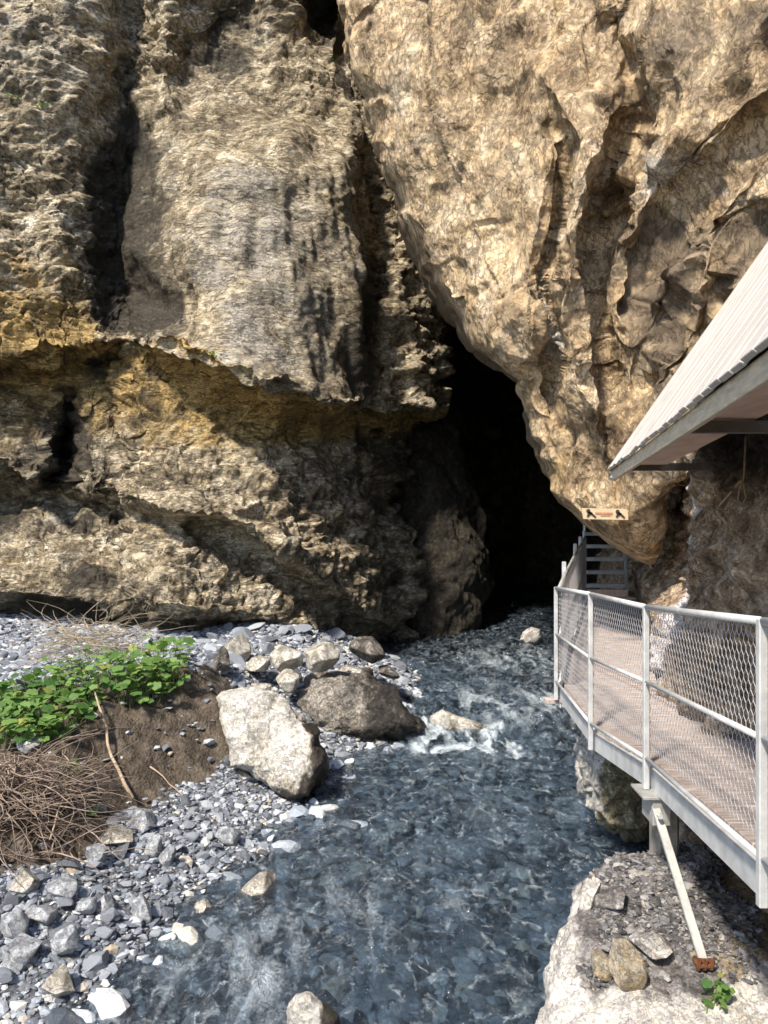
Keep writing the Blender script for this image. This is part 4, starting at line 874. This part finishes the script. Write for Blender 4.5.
# --- stairs
st = thing('metal_staircase', 'steep grey open metal stairs climbing behind the overhang', 'stairs', tuple(at(606, 598, 15.9))); off = tuple(at(606, 598, 15.9))
SB = np.array(at(606, 598, 15.9)); hw = .44; 
for k in range(9):
    m = MB(); c = SB + np.array([.05 * k, .21 * k + .15, .27 * (k + 1)]); m.box(c, (hw - .03 - .0 * k, .12, .02), None, .004); m.box(c + np.array([0, -.115, -.02]), (hw - .03, .006, .035), None, 0)
    m.build('tread', M_galv, st, off=off)
for sx in (-1, 1):
    m = MB(); a = SB + np.array([sx * hw, 0, 0.0]); b = SB + np.array([sx * hw + .5, 2.1, 2.65]); m.bar(a, b, .03, .2, (0, 0, 1), .004); m.build('stringer', M_galv, st, off=off)
    m = MB(); up_ = np.array([0, 0, 1.0]); m.tube([a + up_, b + up_], .022, 8)
    m.build('handrail', M_galv, st, smooth=True, off=off)
    for t_ in (.02, .35, .7, 1):
        m = MB(); m.bar(lerp(a, b, t_) - dz * .05, lerp(a, b, t_) + up_ + dz * .04, .045, .04, (0, 1, 0), .004); m.build('post', M_galv_dull, st, off=off)
m = MB(); m.box(SB + np.array([0, -.25, .03]), (hw + .02, .3, .03), None, .005); m.box(SB + np.array([0, -.12, .12]), (hw - .04, .1, .07), None, .005); m.build('landing_box', M_ply, st, off=off)

# ------------------------------------------------------------------ roof over the walkway
rf = thing('lean_to_roof', 'white boarded lean-to roof jutting from the rock over the walkway', 'roof', tuple(at(608, 470, 6.5))); off = tuple(at(608, 470, 6.5))
E0 = np.array(at(608.5, 471, 6.5)); E1 = np.array(at(768, 344, 2.2)); dE = (E1 - E0) / np.linalg.norm(E1 - E0); E2 = E0 + dE * 5.6
S0 = np.array(at(768, 245, 6.25)); dS = (S0 - E0) / np.linalg.norm(S0 - E0); nR = np.cross(dE, dS); nR /= np.linalg.norm(nR)
if nR[0] > 0: nR = -nR
L = 5.6; nb = 38; m = MB(); rs = np.random.RandomState(4)
for k in range(nb):
    w_ = L / nb; c = E0 + dE * (k + .5) * w_ + dS * 1.75 + nR * (rs.uniform(-.007, .007)); sl_ = rs.uniform(0, .003)
    m.box(c + dS * sl_, (w_ / 2 - .005 - .004 * (k % 3 == 0), 1.75, .012), [dE, dS, nR], .003)
m.build('roof_boards', M_roof, rf, off=off)
m = MB(); ym = np.array([0, 0, 1.]); m.box(E0 + dE * L / 2 - nR * .05 + dS * .0 - ym * .012, (L / 2, .014, .045), [dE, np.cross(ym, dE), ym], .003)
m.build('fascia_board', M_fascia, rf, off=off)
m = MB(); m.box(E0 + dE * .0 + dS * .9 - nR * .035, (.016, .9, .03), [dE, dS, nR], .003); m.build('end_batten', M_fascia, rf, off=off)
hx = np.array([math.cos(math.atan2(dE[1], dE[0]) + math.pi / 2), math.sin(math.atan2(dE[1], dE[0]) + math.pi / 2), 0])
if hx[0] < 0: hx = -hx
m = MB(); c = E0 + dE * L / 2 + hx * .30 + ym * .035; m.box(c, (L / 2 - .3, .135, .012), [dE, hx, np.cross(dE, hx)], .003); m.build('soffit_board', M_ply, rf, off=off)
for (ua, ub, v_, Y_) in ((622, 709, 467, 6.2), (684, 790, 427, 3.75), (790, 1000, 380, 2.3)):
    m = MB(); a = np.array(at(ua, v_, Y_)); b = np.array(at(ub, v_, Y_)); m.bar(a, b + np.array([.25 if ub > 750 else 0, 0, 0]), .05, .062, (0, 0, 1), .003); m.build('bearer', M_beam, rf, off=off)
for (u_, v_, Y_) in ((613, 477, 6.45), (668, 433, 4.3), (760, 374, 2.45)):
    m = MB(); c = np.array(at(u_, v_, Y_)); m.box(c, (.022, .05, .02), [dS, dE, nR], .004); m.build('gutter_clip', M_galv, rf, off=off)
# wall behind the roof's inner side is rock; rafters
for t_ in (.3, 1.5, 2.7, 3.9, 5.1):
    m = MB(); a = E0 + dE * t_ + dS * .05 - nR * .06; m.bar(a + dS * .3, a + dS * 3.2, .05, .07, tuple(nR), .003); m.build('rafter', M_beam, rf, off=off)

# ------------------------------------------------------------------ sign on the overhang
Ys = min(surf(u, v)[0].y for u, v in ((583, 510), (604, 514), (625, 510), (625, 519), (604, 519))) - .03
A = at(581.5, 508, Ys); B = at(627.5, 509, Ys); Cc = at(628.5, 520, Ys); Dd = at(583.5, 519, Ys)
sg = thing('warning_sign', 'long cream warning board with two black pictograms fixed to the overhang above the stairs', 'sign', tuple(A)); off = tuple(A)
M_sign = simple('sign_board', (.50, .40, .26), (.62, .50, .34), 12, .6, 0, .001)
M_blk = simple('black_paint', (.03, .03, .03), (.06, .055, .05), 10, .6); M_red = simple('faded_red_paint', (.50, .20, .13), (.58, .32, .2), 30, .7)
m = MB(); q = [A, B, Cc, Dd]; V = [tuple(p) for p in q] + [tuple(p + Vector((0, .025, 0))) for p in q]; m.add(V, [(0, 3, 2, 1), (4, 5, 6, 7), (0, 1, 5, 4), (1, 2, 6, 5), (2, 3, 7, 6), (3, 0, 4, 7)]); m.build('board', M_sign, sg, off=off)
def sp(s_, t_): return np.array((A.lerp(B, s_)).lerp(Dd.lerp(Cc, s_), t_)) + np.array([0, -.006, 0])
for c0 in (.17, .81):
    m = MB()
    for (a, b, r) in (((-.04, -.24), (.02, .02), .012), ((.0, -.1), (.1, .3), .010), ((.0, -.02), (-.06, .12), .011), ((-.06, .12), (-.065, .28), .010), ((-.06, -.12), (.04, -.02), .012)):
        m.bar(sp(c0 + a[0], .5 + a[1]), sp(c0 + b[0], .5 + b[1]), .012, r * 2.2, (0, 0, 1), 0)
    p = sp(c0 - .035, .26); m.tube([p + np.array([0, .004, 0]), p - np.array([0, .004, 0])], .026, 10); m.build('pictogram', M_blk, sg, off=off)
m = MB(); rs = np.random.RandomState(2)
for (row, a, b, h_) in ((.42, .28, .66, .026), (.62, .40, .62, .02)):
    x = a
    while x < b:
        w_ = rs.uniform(.010, .016)
        m.bar(sp(x, row), sp(x + w_, row), .006, h_ * rs.uniform(.7, 1), (0, 0, 1), 0)
        x += w_ + (.006 if rs.uniform() > .15 else .02)
m.build('lettering', M_red, sg, off=off)

# ------------------------------------------------------------------ plants, brush, sticks, rope
def leaf_mat(name, a, b_, tl=.35):
    g = NT(name); oi = g.n('Attribute', attribute_name='mask'); sp_ = g.n('SeparateColor'); g.l(oi.outputs['Color'], sp_.inputs[0])
    c = g.mix(sp_.outputs[0], a, b_); c = g.mix(g.math('MULTIPLY', sp_.outputs[1], .8), c, (.34, .30, .06)); p = g.n('BsdfPrincipled'); g.l(c, p.inputs['Base Color']); p.inputs['Roughness'].default_value = .55; p.inputs['Specular IOR Level'].default_value = .35
    t = g.n('BsdfTranslucent'); g.l(g.mix(.5, c, (.25, .45, .05)), t.inputs[0]); mx = g.n('MixShader'); mx.inputs[0].default_value = tl; g.l(p.outputs[0], mx.inputs[1]); g.l(t.outputs[0], mx.inputs[2]); g.l(mx.outputs[0], g.out.inputs[0])
    return g.m
M_leaf = leaf_mat('leaf', (.05, .125, .032), (.19, .32, .09)); M_stem = simple('stem', (.08, .13, .03), (.18, .2, .08), 20)
M_twig = simple('dead_twig', (.07, .05, .038), (.34, .27, .22), 5, .85); M_stick = simple('bare_stick', (.26, .19, .13), (.45, .36, .27), 9, .8); M_straw = simple('dry_grass', (.22, .18, .12), (.42, .36, .27), 9, .85)
def plant(name, spots, size, label, cat, rs, per=1, stem_h=(.1, .3), base_off=None):
    """spots: ground points of the leaf stalks"""
    V = []; F = []; Mk = []; st_ = MB(); nseg = 9; nostem = name == 'cliff_plant'
    for (x, y, z) in spots:
        s_ = rs.uniform(*size); h_ = rs.uniform(*stem_h); lean = np.array([rs.normal(0, .10), rs.normal(-.06, .10), 0]) * min(1, h_ * 5); top = np.array([x, y, z]) + np.array([0, 0, h_]) + lean
        nostem or st_.tube([(x, y, z - .02), tuple(np.array([x, y, z]) + lean * .3 + dz * h_ * .6), tuple(top)], [.004, .003, .0025], 4, False)
        yaw = rs.uniform(0, 6.28) if rs.uniform() < .5 else rs.normal(-1.57, .8); pitch = rs.normal(.38, .3)
        n0 = len(V); pts = [(0, 0, .0)]
        for k in range(nseg * 2):
            a = 2 * math.pi * k / (nseg * 2); r = 1 + .10 * math.cos(a * 5 + .4) - .38 * math.exp(-((abs(a - math.pi)) / .35) ** 2) + .08 * math.cos(a)
            pts.append((r * math.cos(a) * .95, r * math.sin(a), -.14 * r * r + .1 * abs(math.sin(a * 2.5))))
        cy, sy, cp, sp2 = math.cos(yaw), math.sin(yaw), math.cos(pitch), math.sin(pitch); tone = rs.uniform(); yel = rs.uniform(.4, 1) if rs.uniform() < .07 else 0
        for (a, b, c) in pts:
            X, Z = a * cp + c * sp2, -a * sp2 + c * cp; V.append(top + s_ * np.array([X * cy - b * sy, X * sy + b * cy, Z])); Mk.append((tone, yel, 0))
        for k in range(nseg * 2): F.append((n0, n0 + 1 + k, n0 + 1 + (k + 1) % (nseg * 2)))
    c = np.array(spots).mean(0); r = thing(name, label, cat, tuple(c))
    o = mesh_from('leaves', np.array(V) - c, F, M_leaf, r, smooth=True, mask=np.array(Mk)); (None if nostem else st_.build('stems', M_stem, r, off=tuple(c))); return r
def gpoint(u, v):
    Y = 8.
    for _ in range(25):
        x = (u - 384) / 750 * Y; zg = gzs(x, Y); Y = .5 * Y + .5 * (-zg * 750 / (v - 512))
    return (x, Y, zg)
def clump(cu, cv, ru, rv, n, rs, sh=0):
    P = []
    while len(P) < n:
        a, b = rs.uniform(-1, 1, 2)
        if a * a + b * b < 1 and fbm(np.array([[a * 2.2 + cu, b * 2.2, 0]]), 2, 3)[0] > -.22 : P.append(gpoint(cu + a * ru, cv + b * rv + sh * a))
    return P
rs = np.random.RandomState(33)
plant('leafy_plant', clump(38, 716, 62, 32, 330, rs, -14), (.03, .088), 'broad clump of round bright green leaves at the left edge of the photo', 'plant', rs, stem_h=(.05, .30))
plant('leafy_plant', clump(152, 682, 40, 24, 230, rs, -10), (.03, .09), 'upright clump of round green leaves crowning the bare earth bank', 'plant', rs, stem_h=(.08, .42))
plant('leafy_plant', clump(85, 676, 42, 13, 130, rs, -5), (.02, .05), 'low feathery darker green growth between the two leafy clumps', 'plant', rs, stem_h=(.05, .28))
plant('leafy_plant', clump(74, 772, 12, 9, 12, rs), (.03, .055), 'small green seedling above the dead brush', 'plant', rs, stem_h=(.02, .12))
plant('leafy_plant', clump(88, 814, 6, 5, 5, rs), (.03, .05), 'tiny round-leaved seedling at the right side of the dead brush', 'plant', rs, stem_h=(.02, .06))
l3 = [surf(716 + rs.normal(0, 5), 1000 + rs.normal(0, 9))[0] for _ in range(16)]
plant('leafy_plant', [tuple(p) for p in l3], (.016, .034), 'small bright green seedling on the chippings beside the rusty strut foot', 'plant', rs, stem_h=(.01, .10))
for (lst, lab) in (([(215, 357, 6)], 'tiny green tuft on the upper ledge, left one of two'), ([(243, 369, 5)], 'tiny green tuft on the upper ledge, right one of two'), ([(331, 58, 7)], 'faint green tuft high beside the overhang'), ([(16, 98, 8)], 'sparse green tuft high on the upper left cliff, nearest the photo edge'), ([(44, 106, 8)], 'sparse green tuft high on the upper left cliff, the one farther from the photo edge')):
    sp_ = []
    for (u, v, r) in lst:
        for _ in range(9): l_, _n = surf(u + rs.normal(0, r * .5), v + rs.normal(0, r * .25)); sp_.append((l_.x, l_.y - .03, l_.z))
    plant('cliff_plant', sp_, (.022, .045), lab, 'plant', rs, stem_h=(.01, .08))
def twigs(name, cu, cv, ru, rv, n, label, cat, mat, rs, L_=(.25, .8), rad=(.003, .007), h=.35, kind=None, dirx=None):
    m = MB(); c0 = np.array(gpoint(cu, cv))
    for _ in range(n):
        a, b = rs.normal(0, .5, 2).clip(-1, 1); p = np.array(gpoint(cu + a * ru, cv + b * rv)); p = p + dz * (rs.uniform(0, h) * max(0, 1 - a * a - b * b) + .01)
        yaw = rs.uniform(0, 6.28) if dirx is None else rs.normal(dirx, .6); L = rs.uniform(*L_); cur = rs.normal(0, 1.1); el_ = rs.normal(.05, .3); pts = []; q = p.copy(); r0 = rs.uniform(*rad)
        for k in range(7):
            pts.append(tuple(q)); q = q + np.array([math.cos(yaw) * math.cos(el_), math.sin(yaw) * math.cos(el_), math.sin(el_)]) * L / 6; yaw += cur / 6 + rs.normal(0, .12); el_ += rs.normal(-.09, .16)
        m.tube(pts, [r0 * (1 - .11 * k) for k in range(7)], 4, False)
    o = m.build(name, mat, smooth=True, off=tuple(c0)); o.location = c0; return tag(o, label, cat, kind=kind)
twigs('brush_pile', 22, 812, 64, 44, 620, 'tangled pile of reddish-brown dead twigs below the left leafy clump', 'brush', M_twig, rs, (.3, 1.1), (.002, .010), .45)
twigs('brush_pile', 95, 655, 45, 12, 240, 'tuft of pale dry stems hanging at the foot of the left cliff', 'brush', M_straw, rs, (.5, 1.3), (.003, .008), .6)
def stick(pts, r, label):
    P3 = [np.array(gpoint(u, v)) + dz * h for u, v, h in pts]; m = MB(); 
    Q = [P3[0]]
    for i in range(len(P3) - 1):
        for t_ in (.33, .66, 1): Q.append(lerp(P3[i], P3[i + 1], t_) + rs.normal(0, .008, 3))
    m.tube(Q, list(np.linspace(r, r * .5, len(Q))), 7); o = m.build('stick', M_stick, smooth=True, off=tuple(P3[0])); o.location = P3[0]; tag(o, label, 'stick')
stick([(133, 803, .05), (112, 765, .10), (104, 730, .16), (92, 702, .2)], .022, 'long bare pale stick leaning up the earth bank between the two leafy clumps')
stick([(70, 792, .1), (95, 775, .08), (118, 768, .04)], .010, 'thin pale twig crossing behind the foot of the long stick')
stick([(150, 770, .04), (170, 788, .04), (186, 800, .03)], .010, 'short forked twig on the shingle below the bare earth')
stick([(50, 862, .2), (62, 825, .25), (68, 780, .2), (62, 762, .12)], .009, 'curved pale twig standing up out of the dead brush')
# loose rope and iron rod on the rock wall below the roof
def wallpt(u, v, o=.03):
    l, n_ = surf(u, v); d = Vector(((u - 384) / 750, 1, -(v - 512) / 750)).normalized(); return l - d * o
m = MB(); P3 = [wallpt(u, v) for u, v in ((746, 436), (745, 455), (744, 478), (740, 488), (738, 500), (742, 505), (746, 498), (744, 484), (741, 480))]; yR = min(p.y for p in P3)
P3 = [at(u, v, yR) for u, v in ((746, 436), (745, 455), (744, 478), (740, 488), (738, 499), (742, 505), (746, 498), (744, 484), (741, 480))]
m.tube(P3, .008, 6); o = m.build('rope', simple('rope', (.2, .15, .09), (.36, .28, .18), 40, .9), smooth=True, off=tuple(P3[0])); o.location = P3[0]; tag(o, 'frayed rope hanging in a loop on the rock wall under the roof', 'rope')
m = MB(); a = wallpt(741, 481, .10); b = wallpt(719, 506, .05); m.tube([a, b], .010, 6); o = m.build('wooden_rod', M_stick, smooth=True, off=tuple(a)); o.location = a; tag(o, 'short slanting wooden rod beside the hanging rope', 'rod')
m = MB(); a = wallpt(674, 484, .02); b = at(691, 486, a.y - .1); m.tube([a, b], .010, 6); o = m.build('iron_peg', M_rust, smooth=True, off=tuple(a)); o.location = a; tag(o, 'short dark iron peg in the rock just under the roof end', 'peg')
# rocks lying on the low boulder
rs = np.random.RandomState(77)
for (u, v, a, b, lab, mt, tn) in ((628, 968, 36, 44, 'tan faceted rock sitting on the chippings of the broad pale boulder', M_bould, (.2, .5, .2)), (600, 965, 24, 30, 'small brownish rock left of the tan faceted rock', M_bould, (.3, .5, 0)),
                              (652, 945, 42, 18, 'long grey slab tilted above the tan faceted rock', M_low, (0, 0, .5)), (612, 900, 40, 26, 'dark grey rock half buried in chippings near the top of the broad pale boulder', M_low, (.35, .2, .2)),
                              (590, 896, 22, 34, 'flat pale brown flake standing at the river edge of the chippings', M_low, (0, .4, .6))):
    l_, _ = surf(u, v + b * .2)
    put_stone('rock', u, v, a, b, lab, mt, rs, 'rock', depth=l_.y - .02, cuts=12, noise=.12, rot=rs.uniform(-.5, .5), tint=(lambda V, a, b, tn=tn: np.tile(list(tn), (len(V), 1))))
